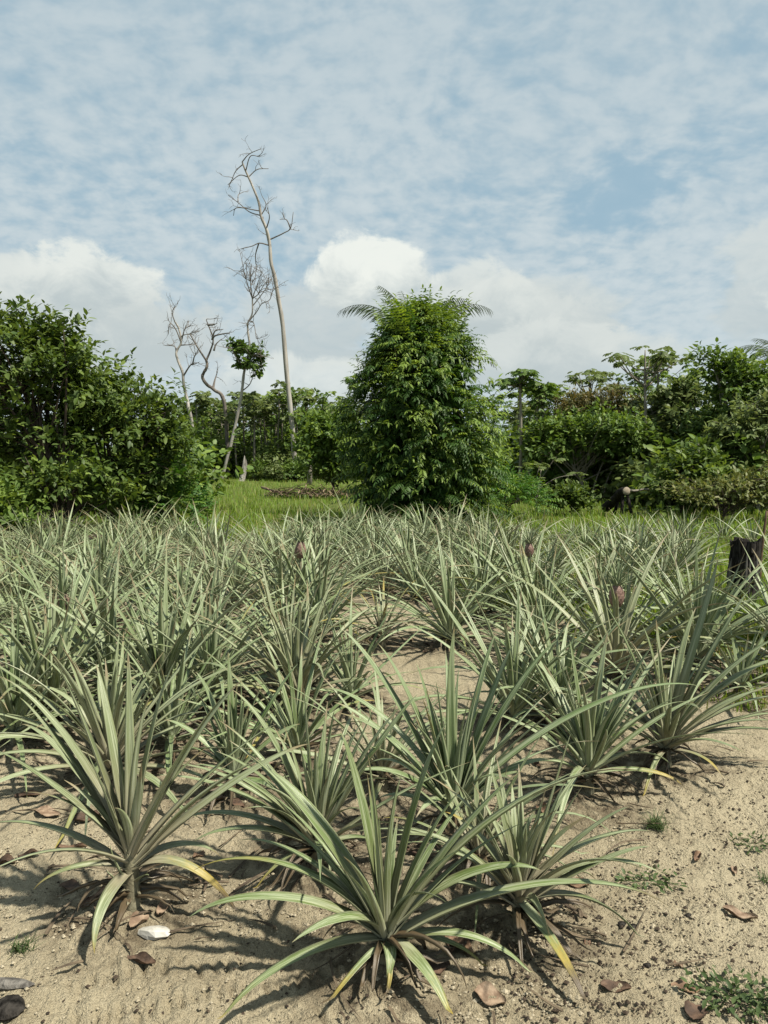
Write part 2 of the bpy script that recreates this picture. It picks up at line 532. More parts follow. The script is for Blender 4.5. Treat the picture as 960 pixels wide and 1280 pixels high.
def mat_ground():
    m, N, p, out = material('sandy_soil')
    tc = N.node('ShaderNodeTexCoord')
    P = tc.outputs['Object']
    x, y, z = N.sep(P)
    big = N.noise(P, 0.9, 4, 0.6)
    mid = N.noise(P, 5.0, 5, 0.65)
    fine = N.noise(P, 70, 4, 0.7)
    grain = N.noise(P, 420, 2, 0.6)
    c = N.mix(N.ramp(big, 0.3, 0.7), (0.315, 0.270, 0.188), (0.455, 0.402, 0.292))
    c = N.mix(N.ramp(mid, 0.42, 0.75, 0, 0.45), c, (0.215, 0.175, 0.118))
    c = N.mix(N.ramp(fine, 0.35, 0.75, 0.0, 0.35), c, (0.42, 0.375, 0.285))
    spk = N.noise(P, 150, 3, 0.7)
    c = N.mix(N.ramp(spk, 0.58, 0.68, 0, 0.60), c, (0.11, 0.082, 0.055))
    c = N.mix(N.ramp(grain, 0.57, 0.66, 0, 0.40), c, (0.11, 0.082, 0.055))
    c = N.mix(N.ramp(grain, 0.44, 0.36, 0, 0.35), c, (0.46, 0.42, 0.33))
    # dark humus crumbs
    vo = N.node('ShaderNodeTexVoronoi')
    N.sock(vo.inputs['Vector'], P)
    vo.inputs['Scale'].default_value = 55
    crumb = N.m('MULTIPLY', N.ramp(vo.outputs['Distance'], 0.30, 0.16), N.ramp(N.noise(P, 2.3, 4, 0.6), 0.47, 0.62))
    c = N.mix(N.m('MULTIPLY', crumb, 0.85), c, (0.055, 0.042, 0.032))
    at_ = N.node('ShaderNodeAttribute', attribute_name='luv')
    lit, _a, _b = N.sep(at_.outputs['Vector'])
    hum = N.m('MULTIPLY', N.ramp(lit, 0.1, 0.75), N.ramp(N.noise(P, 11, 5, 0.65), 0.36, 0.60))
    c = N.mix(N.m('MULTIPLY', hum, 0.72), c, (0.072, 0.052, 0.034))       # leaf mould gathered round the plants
    # grassed soil beyond the planted sand
    gmask = N.m('ADD', N.m('MULTIPLY', N.m('SUBTRACT', y, 8.5), 0.10), N.m('MULTIPLY', N.m('SUBTRACT', N.noise(P, 0.55, 4, 0.6), 0.5), 1.6))
    gmask = N.m('ADD', gmask, N.m('MULTIPLY', N.m('MAXIMUM', N.m('SUBTRACT', x, 1.6), 0.0), N.ramp(y, 4.0, 7.0, 0.0, 0.28)))
    gcol = N.mix(N.ramp(mid, 0.3, 0.7), (0.065, 0.100, 0.020), (0.120, 0.135, 0.038))
    c = N.mix(N.ramp(gmask, 0.15, 0.7), c, gcol)
    c = N.mix(1.0, c, (0.87, 0.865, 0.82), 'MULTIPLY')
    N.sock(p.inputs['Base Color'], c)
    p.inputs['Roughness'].default_value = 0.95
    p.inputs['Specular IOR Level'].default_value = 0.15
    h = N.m('ADD', N.m('ADD', N.m('MULTIPLY', mid, 1.2), N.m('MULTIPLY', fine, 0.75)), N.m('MULTIPLY', spk, 0.30))
    h = N.m('ADD', h, N.m('MULTIPLY', N.noise(P, 26, 4, 0.7), 1.2))
    bump(N, p, h, 1.0, 0.030)
    return m


M_GROUND = mat_ground()

# ------------------------------------------------------------------ pineapple plants
def add_leaf(mb, P, az, w0, a0=0.0, a1=0.0, chan=0.55, twist=0.0):
    """one thick channelled leaf along the path P"""
    n = len(P)
    v = np.linspace(0, 1, n)
    T = nrm(np.gradient(P, axis=0))
    S0 = np.array([-math.sin(az), math.cos(az), 0.0])
    S_ = nrm(S0 - T * (T @ S0)[:, None])
    Nn = np.cross(T, S_)
    if twist:
        ang = twist * v
        S2 = S_ * np.cos(ang)[:, None] + Nn * np.sin(ang)[:, None]
        Nn = np.cross(T, S2)
        S_ = S2
    w = w0 * np.minimum(1, 0.82 + v * 1.2) * (1 - v ** 1.9) + 0.0006
    s5 = np.array([-1, -0.5, 0, 0.5, 1])
    ch = chan * (1 - 0.55 * v)
    th = 0.0028 * (1 - v) + 0.0008
    top = P[:, None] + S_[:, None] * (w[:, None] * s5)[..., None] + Nn[:, None] * ((w * ch)[:, None] * (s5 ** 2))[..., None]
    s3 = np.array([-0.5, 0, 0.5])
    bot = P[:, None] + S_[:, None] * (w[:, None] * s3)[..., None] + Nn[:, None] * ((w * ch)[:, None] * (s3 ** 2) - th[:, None] * np.array([.8, 1.2, .8]))[..., None]
    V = np.concatenate([top, bot], 1)                                   # 8 per ring
    uu = np.concatenate([s5, s3])
    age = a0 + (a1 - a0) * v ** 1.6
    attr = np.stack([np.tile(uu, (n, 1)), np.repeat(v[:, None], 8, 1), np.repeat(age[:, None], 8, 1)], -1)
    i = np.arange(n - 1)[:, None]
    tq = np.array([[0, 1], [1, 2], [2, 3], [3, 4]])
    bq = np.array([[5, 0], [6, 5], [7, 6], [4, 7]])
    def quads(pairs):
        a, b = pairs[:, 0][None], pairs[:, 1][None]
        return np.stack([i * 8 + a, i * 8 + b, (i + 1) * 8 + b, (i + 1) * 8 + a], -1).reshape(-1, 4)
    q1, q2 = quads(tq)[:, ::-1], quads(bq)[:, ::-1]
    mats = np.concatenate([np.zeros(len(q1), int), np.ones(len(q2), int)])
    mb.add(V.reshape(-1, 3), np.concatenate([q1, q2]), None, attr.reshape(-1, 3), mats)


def arc_path(base, az, L, e0, bend, n=13, kink=0.0, floor=0.012, rng=None, power=1.5):
    s = np.linspace(0, 1, n)
    e = math.radians(e0) - math.radians(bend) * s ** power
    a = az + kink * s
    step = L / (n - 1)
    d = np.stack([np.cos(e) * np.cos(a), np.cos(e) * np.sin(a), np.sin(e)], -1) * step
    P = np.concatenate([[np.zeros(3)], np.cumsum(0.5 * (d[1:] + d[:-1]), 0)]) + base
    if floor is not None:
        lo = floor + 0.004 * np.sin(s * 9)
        P[:, 2] = np.maximum(P[:, 2], lo)
    return P


def dry_skirt(rng, n, R=0.34):
    mb = MB()
    for i in range(n):
        az = rng.uniform(0, 2 * math.pi)
        P = arc_path(np.array([0.02 * math.cos(az), 0.02 * math.sin(az), rng.uniform(0.03, 0.09)]), az, rng.uniform(0.18, R), rng.uniform(-10, 30),
                     rng.uniform(60, 120), 9, rng.uniform(-1.2, 1.2), 0.008)
        P[:, 2] += np.abs(rng.normal(0, 0.006, len(P)))
        add_leaf(mb, P, az, rng.uniform(0.006, 0.014), 1.1, 1.3, rng.uniform(0.4, 1.3), rng.uniform(-2.5, 2.5))
    return mb


def stem_mb(rng, z0, z1):
    mb = MB()
    pts = np.array([[0, 0, -0.06], [0.004, 0, 0.0], [0.0, 0.004, z0], [0, 0, z1]])
    k = 1.2 if z1 > .18 else 1.0
    mb.tube(spline(pts, 8), np.linspace(0.030, 0.018, 8) * k, 9)
    for k in range(10):                                                  # old leaf stubs round the foot
        az = k * 2.4
        P = arc_path(np.array([0.018 * math.cos(az), 0.018 * math.sin(az), 0.01 + 0.008 * k]), az, rng.uniform(0.03, 0.06), 35, 50, 5)
        add_leaf(mb, P, az, 0.010, 0.9, 1.1)
    return mb


def random_leaves(rng, n, L, spread=1.0, w=0.024, z0=0.07, t0=0.0):
    out = []
    for i in range(n):
        t = t0 + (1 - t0) * i / (n - 1)
        az = i * 2.39996 + rng.normal(0, 0.22)
        e0 = 16 + 71 * t ** 0.88 + rng.normal(0, 8)
        e0 = min(e0, 89)
        ln = L * (0.62 + 0.38 * math.sin(math.pi * min(1, t * 1.1 + 0.12))) * rng.uniform(0.8, 1.12) * (1 - 0.35 * max(0, t - 0.85) / 0.15)
        bend = ((64 - 54 * t) * spread + rng.normal(0, 13))
        if rng.random() < 0.08:
            bend += 60
        base = np.array([0.016 * math.cos(az), 0.016 * math.sin(az), z0 * (0.55 + 0.75 * t)])
        P = arc_path(base, az, ln, e0, max(bend, -3), 13, rng.normal(0, 0.16), 0.02)
        ag = 0.0
        if t < 0.2 and rng.random() < 0.3:
            ag = rng.uniform(0.3, 0.8)
        out.append((P, az, w * rng.uniform(0.8, 1.15), 0.0 if ag < .3 else 0.05, ag, rng.normal(0, 0.5)))
    return out


def fruit_parts(parent, z, s=1.0, rng=None):
    mb = MB()
    nu, nv = 34, 26
    th = np.linspace(0, 2 * math.pi, nu, endpoint=False)
    vv = np.linspace(0.02, 0.98, nv)
    ring = []
    for v in vv:
        r = 0.052 * s * (math.sin(math.pi * (0.08 + 0.84 * v)) ** 0.55)
        eye = 0.10 * np.abs(np.sin(4 * th + v * 14)) * np.abs(np.sin(4 * th - v * 14)) + 0.92
        ring.append(np.stack([np.cos(th) * r * eye, np.sin(th) * r * eye, np.full(nu, z + 0.15 * s * v)], -1))
    V = np.array(ring).reshape(-1, 3)
    i, j = np.meshgrid(np.arange(nv - 1), np.arange(nu), indexing='ij')
    q = np.stack([i * nu + j, i * nu + (j + 1) % nu, (i + 1) * nu + (j + 1) % nu, (i + 1) * nu + j], -1).reshape(-1, 4)
    V = np.concatenate([V, [[0, 0, z], [0, 0, z + 0.15 * s]]])
    k = np.arange(nu)
    t = np.concatenate([np.stack([np.full(nu, nv * nu), (k + 1) % nu, k], -1), np.stack([np.full(nu, nv * nu + 1), (nv - 1) * nu + k, (nv - 1) * nu + (k + 1) % nu], -1)])
    mb.add(V, q, t)
    fr = mb.build('fruit', M_FRUIT, parent)
    st = MB()
    st.tube(spline([[0, 0, 0.1], [0.004, 0, z * 0.6], [0, 0, z + 0.02]], 8), np.linspace(0.014, 0.012, 8), 8)
    st.build('fruit_stalk', M_STEM, parent)
    cr = MB()
    for n in range(26):
        az = n * 2.4
        tt = n / 25
        P = arc_path(np.array([0.008 * math.cos(az), 0.008 * math.sin(az), z + 0.14 * s]), az, (0.10 + 0.11 * tt) * s, 30 + 56 * tt, 25, 7, floor=None)
        add_leaf(cr, P, az, 0.011 * s, 0, 0)
    cr.build('fruit_crown', PL, fr)


def assemble(root, leaves, rng, skirt=10, fruit=None, stem_top=0.12, scale=1.0):
    mb = MB()
    for P, az, w, a0, a1, tw in leaves:
        if a1 >= 0.75 and scale > 0.99 and not root.get('plain'):
            o = MB()
            add_leaf(o, P, az, w, a0, a1, 0.45, tw)
            o.build('yellowing_leaf', PL, root)
        else:
            add_leaf(mb, P, az, w, a0, a1, 0.58, tw)
    mb.build('leaf_rosette', PL, root)
    stem_mb(rng, stem_top * 0.6, stem_top).build('stem', M_STEM, root)
    if skirt:
        dry_skirt(rng, skirt).build('dried_leaves', PL, root)
    if fruit:
        fruit_parts(root, fruit[0], fruit[1], rng)


# hand posed plants nearest the camera: base pixel, leaves as (tip px, tip py, depth offset m, start elevation, half width, age at tip)
HEROES = [
    dict(base=(165, 1132), crown=0.19, seed=1, extra=(15, 0.58, 0.4), skirt=14,
         label='pineapple plant above the white stone, with pale bare stem and hanging leaf',
         leaves=[(-2, 845, .12, 62, .027, 0), (25, 872, .10, 58, .025, 0), (-6, 938, .0, 50, .025, 0), (-22, 1034, -.02, 42, .026, 0),
                 (27, 905, .28, 52, .024, 0), (66, 822, .0, 76, .029, 0), (187, 872, -.02, 88, .026, 0), (219, 826, .1, 84, .022, 0),
                 (289, 862, -.06, 66, .034, 0), (303, 850, .1, 64, .026, 0), (345, 905, .2, 50, .018, 0), (385, 930, .12, 44, .030, 0),
                 (276, 1071, .12, 38, .024, 0.2), (300, 1152, -.03, 38, .023, 1.15), (42, 1112, -.08, 32, .020, 0.62), (118, 1192, -.28, 10, .026, 0.5),
                 (143, 1010, -.12, 84, .020, 0), (120, 830, .25, 76, .024, 0), (160, 815, .2, 82, .022, 0),
                 (138, 1056, -.05, 60, .012, 0), (132, 1086, -.05, 35, .010, 0), (186, 1094, -.05, 50, .010, 0), (140, 1112, -.06, 25, .009, 0)]),
    dict(base=(482, 1200), crown=0.09, seed=2, extra=(13, 0.62, 0.35), skirt=12,
         label='pineapple plant at the bottom edge of the sand, nearest of the front plants',
         leaves=[(308, 942, .1, 66, .030, 0), (243, 1087, .02, 54, .028, .62), (237, 1146, -.05, 44, .024, 0), (365, 1178, -.22, 64, .028, 0),
                 (272, 1284, -.26, 18, .024, .5), (426, 915, .1, 80, .026, 0), (460, 944, .0, 88, .032, 0), (502, 968, -.05, 87, .020, 0),
                 (558, 903, .08, 80, .024, .2), (797, 963, .02, 62, .036, 0.1), (676, 1088, -.05, 50, .029, 0), (835, 1132, -.04, 36, .030, 0.1),
                 (566, 1290, -.2, 12, .026, .6), (610, 1222, .0, 18, .016, .7), (668, 1230, .1, 30, .022, .2), (484, 1228, -.13, 40, .026, .5),
                 (576, 988, .05, 72, .024, 0), (652, 964, .08, 60, .027, 0), (330, 960, .22, 58, .026, 0), (400, 1278, -.2, 5, .012, 1.2),
                 (478, 1262, -.14, 0, .010, 1.25), (300, 1050, .1, 50, .020, 0.1)]),
    dict(base=(648, 1158), crown=0.12, seed=3, extra=(23, 0.56, 0.3), skirt=14,
         label='small pineapple plant on bare sand beside black flakes, right of the front plant',
         leaves=[(567, 977, .0, 72, .018, 0), (612, 958, .08, 84, .018, 0), (713, 918, .0, 76, .021, 0), (706, 978, .1, 74, .018, 0),
                 (727, 984, -.04, 66, .020, 0), (787, 1008, .0, 52, .021, 0), (826, 1043, .05, 46, .021, .1), (812, 1058, -.05, 40, .018, .1),
                 (806, 1190, -.04, 30, .023, .1), (536, 1110, .03, 36, .026, .1), (533, 1068, .12, 46, .024, 0), (556, 1015, .2, 50, .02, .7),
                 (735, 1268, -.2, 0, .020, 1.5), (672, 1010, .1, 84, .018, 0), (745, 1100, .2, 30, .018, .2), (640, 980, .2, 84, .018, 0)]),
    dict(base=(396, 1084), crown=0.10, seed=4, extra=(31, 0.68, 0.3), skirt=12,
         label='pineapple plant behind the front plant, with broad pale erect middle leaves',
         leaves=[(290, 862, .05, 76, .026, 0), (243, 956, -.05, 58, .030, 0), (216, 1030, .0, 38, .024, .1), (241, 1053, -.08, 38, .024, .1),
                 (316, 1120, -.15, 15, .018, .8), (380, 860, .0, 88, .028, 0), (418, 888, .0, 86, .024, 0), (432, 908, -.05, 82, .022, 0),
                 (497, 888, .0, 66, .025, 0), (522, 868, .1, 62, .025, 0), (374, 930, -.05, 86, .016, 0), (482, 1062, .05, 30, .022, .1),
                 (412, 1098, -.16, 38, .022, .4), (330, 985, -.1, 60, .020, 0), (455, 900, .15, 75, .022, 0)]),
    dict(base=(566, 1040), crown=0.10, seed=5, extra=(31, 0.76, 0.3), skirt=10,
         label='large pineapple plant with a tall straight middle leaf and a bright yellow leaf, mid sand',
         leaves=[(568, 783, .05, 89, .026, 0), (641, 806, .05, 74, .032, 0), (697, 800, .1, 66, .026, 0), (428, 787, .15, 68, .024, 0),
                 (472, 804, .1, 74, .024, 0), (443, 966, -.12, 50, .030, 0), (418, 878, .05, 54, .026, 0), (520, 828, .1, 80, .022, 0),
                 (545, 852, .0, 85, .022, 0), (597, 860, .0, 82, .024, 0), (876, 858, .0, 50, .030, 0), (528, 872, -.05, 78, .020, .75),
                 (520, 1022, -.2, 62, .024, 0), (655, 965, -.05, 50, .026, 0), (690, 950, .1, 46, .024, 0), (470, 1000, .1, 35, .024, .1),
                 (400, 860, .3, 60, .022, 0), (620, 790, .25, 76, .022, 0)]),
    dict(base=(735, 990), crown=0.13, seed=6, extra=(33, 0.76, 0.3), skirt=12,
         label='pineapple plant on the sand edge with a dry leaf above the green grass tuft',
         leaves=[(690, 802, .05, 78, .026, 0), (712, 800, .05, 84, .024, 0), (815, 808, .0, 70, .034, 0), (765, 848, .0, 84, .026, 0),
                 (640, 780, .15, 64, .024, 0), (632, 860, .05, 54, .024, 0), (645, 962, -.1, 42, .024, 0), (792, 868, .0, 66, .024, 0),
                 (803, 905, .05, 54, .026, 0), (760, 790, .15, 80, .024, 0), (856, 985, -.03, 22, .018, 1.0), (840, 958, .1, 34, .022, .1),
                 (690, 1080, -.25, 35, .022, .5), (668, 905, .1, 62, .022, 0), (870, 880, .2, 50, .022, 0)]),
    dict(base=(832, 955), crown=0.11, seed=7, extra=(33, 0.76, 0.3), skirt=14,
         label='wide pineapple plant with long leaves sweeping low to the right over open sand',
         leaves=[(898, 698, .12, 76, .034, 0), (936, 738, .1, 68, .026, 0), (990, 792, .0, 58, .034, 0), (996, 822, .05, 52, .028, 0),
                 (1010, 850, .0, 46, .026, 0), (1012, 874, .05, 40, .026, .1), (1015, 900, -.02, 36, .026, .1), (1012, 932, -.05, 28, .024, .2),
                 (756, 756, .12, 72, .026, 0), (820, 774, .05, 86, .026, 0), (803, 782, .1, 84, .022, 0), (793, 850, -.1, 80, .024, 0),
                 (700, 890, .05, 46, .024, 0), (803, 1008, -.22, 20, .017, .72), (720, 905, -.05, 40, .022, 0), (905, 985, .0, 20, .014, 1.1),
                 (870, 760, .2, 78, .024, 0), (690, 820, .2, 55, .024, 0)]),
    dict(base=(292, 995), crown=0.10, seed=8, extra=(27, 0.65, 0.8), skirt=10,
         label='pineapple plant behind the stem of the left front plant, standing among brown litter',
         leaves=[(285, 815, .05, 88, .026, 0), (300, 850, .0, 82, .024, 0), (222, 935, -.05, 60, .022, 0), (340, 880, .0, 66, .024, 0), (375, 905, .05, 50, .022, 0),
                 (245, 840, .1, 74, .024, 0), (205, 900, .1, 50, .022, .1), (355, 1000, -.1, 30, .020, .2), (372, 830, .2, 60, .024, 0)]),
]
# mid field plants placed one by one: base px, py, size, label or None, fruit (height, size)
MIDS = [
    (62, 902, 1.02, 'pineapple plant at the left picture edge with a tall fan of pale leaves', None),
    (370, 885, 1.0, 'pineapple plant with stiff pale leaves beside the open sand gap', None),
    (478, 805, 0.72, 'thin brownish pineapple plant standing in the sand gap', None),
    (562, 806, 0.98, 'full round pineapple plant standing alone at the back of the sand gap', None),
    (660, 782, 1.12, 'pineapple plant bearing a reddish brown upright fruit', (0.66, 0.85)),
    (768, 850, 1.12, 'pineapple plant bearing a pale brown fruit with a leafy crown, right of centre', (0.52, 1.05)),
    (880, 812, 1.0, 'pineapple plant with silvery upright leaves in front of the charred stump', None),
    (376, 775, 1.12, 'pineapple plant bearing a pinkish fruit before the meadow', (0.60, 1.1)),
    (82, 822, 1.05, 'pineapple plant bearing a dull pink fruit deep among the left leaves', (0.38, 0.9)),
    (700, 905, 0.85, 'pineapple plant crowded behind the row edge, under its taller neighbours', None),
    (1000, 850, 1.05, 'pineapple plant cut by the right picture edge, below the charred stump', None),
    (978, 806, 0.92, 'pineapple plant at the right edge, leaning its leaves across the foot of the charred stump', None),
    (925, 868, 0.62, 'small pineapple plant in the grassy corner below the charred stump', None),
    (205, 890, 1.0, None, None), (138, 972, 0.86, None, None), (18, 925, 0.85, None, None), (215, 935, 0.75, None, None),
    (478, 985, 0.62, 'small pineapple plant squeezed between two larger ones in the mid sand', None), (598, 1088, 0.55, 'small low pineapple plant between the tall leaved plant and the small front plant', None),
    (640, 905, 0.85, 'dark green pineapple plant filling the space left of the sand edge plant', None), (372, 948, 0.7, None, None), (140, 870, 0.95, None, None), (440, 880, 0.7, None, None), (265, 880, 0.9, None, None),
]

rng0 = np.random.default_rng(5)
PLANTS = []          # (x, y) of every plant
for h in HEROES:
    p = gp(*h['base'])
    PLANTS.append((p[0], p[1]))
for mpx in MIDS:
    p = gp(mpx[0], mpx[1])
    PLANTS.append((p[0], p[1]))
n_named = len(PLANTS)
# rows of further plants
FILL = []


def project(x, y, z):
    v = np.array([x, y, z - CAM_H])
    d = v @ PF
    return 480 + FPX * v[0] / d, 640 - FPX * (v @ PU) / d


row = 0
yy = 4.0
while yy < 13.4:
    xs = np.arange(-9.5, 9.5, 0.64) + (0.32 if row % 2 else 0)
    for xx in xs:
        x = xx + rng0.normal(0, 0.12)
        y = yy + rng0.normal(0, 0.12)
        px, py = project(x, y, 0)
        if px < -110 or px > 1070: continue
        if py > 855 and px > 400: continue
        if py > 925: continue
        if 415 < px < 665 and 775 < py < 900: continue            # the sand gap
        if px > 800 and py > 740 and rng0.random() < 0.5: continue  # grassy corner by the stump
        if 878 < px < 985 and 690 < py < 830: continue
        if px > 700 and y > 7.5 and rng0.random() < 0.14: continue
        if px < 330 and y > 12.2 and rng0.random() < 0.3: continue
        if min((x - a) ** 2 + (y - b) ** 2 for a, b in PLANTS) < 0.49 ** 2: continue
        PLANTS.append((x, y))
        FILL.append((x, y, px, py))
    yy += 0.58
    row += 1

for i, (x, y) in enumerate(PLANTS):
    if y < 6.5:
        MOUNDS.append((x, y, 0.20, 0.035))

# ------------------------------------------------------------------ ground
def build_ground():
    def axis(lo, hi, step, far, grow=1.11):
        a = list(np.arange(lo, hi, step))
        s, v = step, a[-1]
        while v < far[1]:
            s *= grow
            v += s
            a.append(v)
        s, v, pre = step, a[0], []
        while v > far[0]:
            s *= grow
            v -= s
            pre.append(v)
        return np.array(pre[::-1] + a)
    X = axis(-1.75, 2.2, 0.0088, (-900, 900))
    Y = axis(1.80, 4.4, 0.0088, (-300, 1400))
    gx, gy = np.meshgrid(X, Y, indexing='xy')
    h = gh(gx, gy)
    near = np.clip((9 - gy) / 4, 0, 1) * (np.abs(gx) < 8)
    h += near * (0.015 * vnoise(gx * 24, gy * 24) + 0.013 * vnoise(gx * 47 + 7, gy * 47) + 0.008 * vnoise(gx * 72, gy * 72 + 3))
    # tread marks pressed into the sand
    rt = np.random.default_rng(4)
    for (ax, ay), (bx, by), nd in [((88, 1236), (222, 1206), 10), ((212, 1258), (305, 1236), 7), ((96, 1272), (210, 1262), 7), ((330, 1232), (432, 1208), 8), ((400, 1262), (470, 1240), 5), ((250, 1215), (300, 1205), 4)]:
        for k in range(nd):
            t = (k + rt.normal(0, .12)) / (nd - 1)
            c = gp(ax + (bx - ax) * t, ay + (by - ay) * t + rt.normal(0, 2))
            w = (np.abs(gx - c[0]) < .09) & (np.abs(gy - c[1]) < .09)
            dx, dy = gx[w] - c[0], gy[w] - c[1]
            th_ = 1.95 + rt.normal(0, .12)
            al, ac = dx * math.cos(th_) + dy * math.sin(th_), -dx * math.sin(th_) + dy * math.cos(th_)
            h[w] += rt.uniform(.5, 1) * (-0.026 * np.exp(-(al / .030) ** 4 - (ac / .0085) ** 2) + 0.012 * np.exp(-(al / .030) ** 4 - ((ac - .019) / .010) ** 2))
    far = np.hypot(gx, gy) > 60
    h = np.where(far, 0.0, h)
    V = np.stack([gx, gy, h], -1).reshape(-1, 3)
    ny, nx = gx.shape
    i, j = np.meshgrid(np.arange(ny - 1), np.arange(nx - 1), indexing='ij')
    q = np.stack([i * nx + j, i * nx + j + 1, (i + 1) * nx + j + 1, (i + 1) * nx + j], -1).reshape(-1, 4)
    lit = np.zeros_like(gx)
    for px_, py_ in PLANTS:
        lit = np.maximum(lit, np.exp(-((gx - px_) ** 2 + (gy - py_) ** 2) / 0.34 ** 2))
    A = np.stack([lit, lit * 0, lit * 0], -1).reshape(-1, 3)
    mb = MB()
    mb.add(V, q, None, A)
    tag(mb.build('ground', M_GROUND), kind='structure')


build_ground()

# ------------------------------------------------------------------ build the plants
def hero(h):
    rng = np.random.default_rng(100 + h['seed'])
    B = ground_pt(*h['base'])
    root = empty('pineapple_plant', B, h['label'], 'pineapple plant', 'pineapple plants growing in the field')
    leaves = []
    for k, (px, py, dy, e0, w, age) in enumerate(h['leaves']):
        tip = at(px, py, B[1] + dy) - B
        g = float(gh(tip[0] + B[0], tip[1] + B[1])) - B[2] + 0.012
        if tip[2] < g:
            tip = ground_pt(px, py) - B
            tip[2] += 0.012
        az = math.atan2(tip[1], tip[0])
        z0 = h['crown'] * (1.0 if e0 > 45 else 0.72) + rng.uniform(-.015, .015)
        if w <= 0.012 and age < 0.5: z0 = h['crown'] * 0.45
        b0 = np.array([0.014 * math.cos(az), 0.014 * math.sin(az), z0])
        chord = np.linalg.norm(tip - b0)
        er = math.radians(e0)
        hd = np.array([math.cos(az) * math.cos(er), math.sin(az) * math.cos(er), math.sin(er)])
        c1 = b0 + hd * chord * 0.42
        c2 = tip * 0.5 + (b0 + hd * chord * 0.75) * 0.5
        s = np.linspace(0, 1, 18)[:, None]
        P = b0 * (1 - s) ** 3 + 3 * c1 * s * (1 - s) ** 2 + 3 * c2 * s * s * (1 - s) + tip * s ** 3
        P[:, 2] = np.maximum(P[:, 2], 0.006)
        side = np.array([-math.sin(az), math.cos(az), 0])
        P += side[None] * (np.sin(np.linspace(0, math.pi, 18)) * rng.normal(0, 0.012))[:, None]
        leaves.append((P, az, w * 0.95, 0.02 if age < 0.6 else (0.1 if age < 1 else 0.15), age, rng.normal(0, 0.28)))
    n, L, t0 = h['extra']
    leaves += random_leaves(rng, n, L, 0.85, 0.017, h['crown'] * 0.95, t0)
    assemble(root, leaves, rng, h['skirt'], None, h['crown'] + 0.02)


for h in HEROES:
    hero(h)

for k, (px, py, sc, lab, fr) in enumerate(MIDS):
    rng = np.random.default_rng(300 + k)
    B = ground_pt(px, py)
    root = empty('pineapple_plant', B, lab or 'pineapple plant crowded between the left front plant and the sand gap', 'pineapple plant', 'pineapple plants growing in the field')
    nleaf = 26 if sc < 0.8 else 50
    lv = random_leaves(rng, nleaf, 1.10 * sc, 0.85, 0.0225 * sc)
    if k == 2:
        lv = [(P, a, w * 0.8, 0.05, rng.choice([0.1, 0.4, 0.9, 1.1]), tw) for P, a, w, _, ag, tw in lv]
        root['plain'] = 1
    if fr:
        lv = lv[:43]
    assemble(root, lv, rng, 10, fr, 0.12)

# templates for the rest, copied out over the field
TPL = []
for k in range(11):
    rng = np.random.default_rng(500 + k)
    root = empty('pineapple_plant', (0, 0, 0), 'x', 'pineapple plant', 'pineapple plants growing in the field')
    root['plain'] = 1
    lv = random_leaves(rng, int(rng.integers(36, 48)), rng.uniform(0.98, 1.2), rng.uniform(0.6, 1.05), rng.uniform(0.018, 0.023))
    if k in (4, 8):
        lv = [(P, a, w, 0.12 if rng.random() < .4 else a0, max(ag, 0.45 if rng.random() < .3 else 0), tw) for P, a, w, a0, ag, tw in lv]
    assemble(root, lv, rng, 9, None, 0.11)
    TPL.append(root)
for i, (x, y, px, py) in enumerate(FILL):
    rng = np.random.default_rng(900 + i)
    r = copy_tree(TPL[int(rng.integers(0, len(TPL)))])
    r.location = (x, y, float(gh(x, y)) - 0.01)
    r.rotation_euler = (rng.normal(0, 0.05), rng.normal(0, 0.05), rng.uniform(0, 6.28))
    sc = rng.uniform(0.82, 1.08)
    if y > 9.5: sc *= 0.92
    if px > 640 and y > 9: sc *= 0.85
    r.scale = (sc, sc, sc * rng.uniform(0.92, 1.08))
    if py > 760:
        side = 'in the near left rows' if px < 420 else 'in the near right rows before the charred stump'
    elif px < 250:
        side = 'in the far rows before the left broadleaf tree'
    elif px < 430:
        side = 'in the far rows before the meadow'
    elif px < 640:
        side = 'in the far rows before the dense middle tree'
    else:
        side = 'in the far grassy rows before the cut log and right bushes'
    r['label'] = 'grey green pineapple plant ' + side
    r['group'] = 'pineapple plants ' + side
for r in TPL:
    delete_tree(r)

# ------------------------------------------------------------------ foliage
def leaf_tmpl(w, fold=0.06, droop=0.12):
    v = np.array([[0, 0, 0], [.32, 0, 0], [.68, 0, -droop * .4], [1, 0, -droop],
                  [.28, w, fold], [.66, w * .85, fold - droop * .4], [.28, -w, fold], [.66, -w * .85, fold - droop * .4]], float)
    q = np.array([[1, 2, 5, 4], [2, 1, 6, 7]])
    t = np.array([[0, 1, 4], [2, 3, 5], [1, 0, 6], [3, 2, 7]])
    return v, q, t


T_ELL = leaf_tmpl(0.22)
T_WIDE = leaf_tmpl(0.32)
T_LANCE = leaf_tmpl(0.13, 0.04, 0.2)
T_NARROW = (np.array([[0, -.035, 0], [0, .035, 0], [.5, .05, .02], [.5, -.05, .02], [1, 0, -.12]], float), np.array([[0, 3, 2, 1]]), np.array([[3, 4, 2]]))


def palm_tmpl(k=8, droop=0.22):
    V, Q = [], []
    for i in range(k):
        a = (i + 0.5) / k * 2 * math.pi * 0.92 + 0.25
        c, s = math.cos(a), math.sin(a)
        L = 0.5 * (1.0 - 0.25 * abs(math.cos(a / 2)))
        b = len(V)
        V += [[0, 0, 0], [c * L * .6 - s * .11 * 1.1, s * L * .6 + c * .11 * 1.1, -droop * .12], [c * L, s * L, -droop * .5], [c * L * .6 + s * .12, s * L * .6 - c * .12, -droop * .12]]
        Q.append([b, b + 3, b + 2, b + 1])
    return np.array(V, float), np.array(Q), np.zeros((0, 3), int)


T_PALM = palm_tmpl()


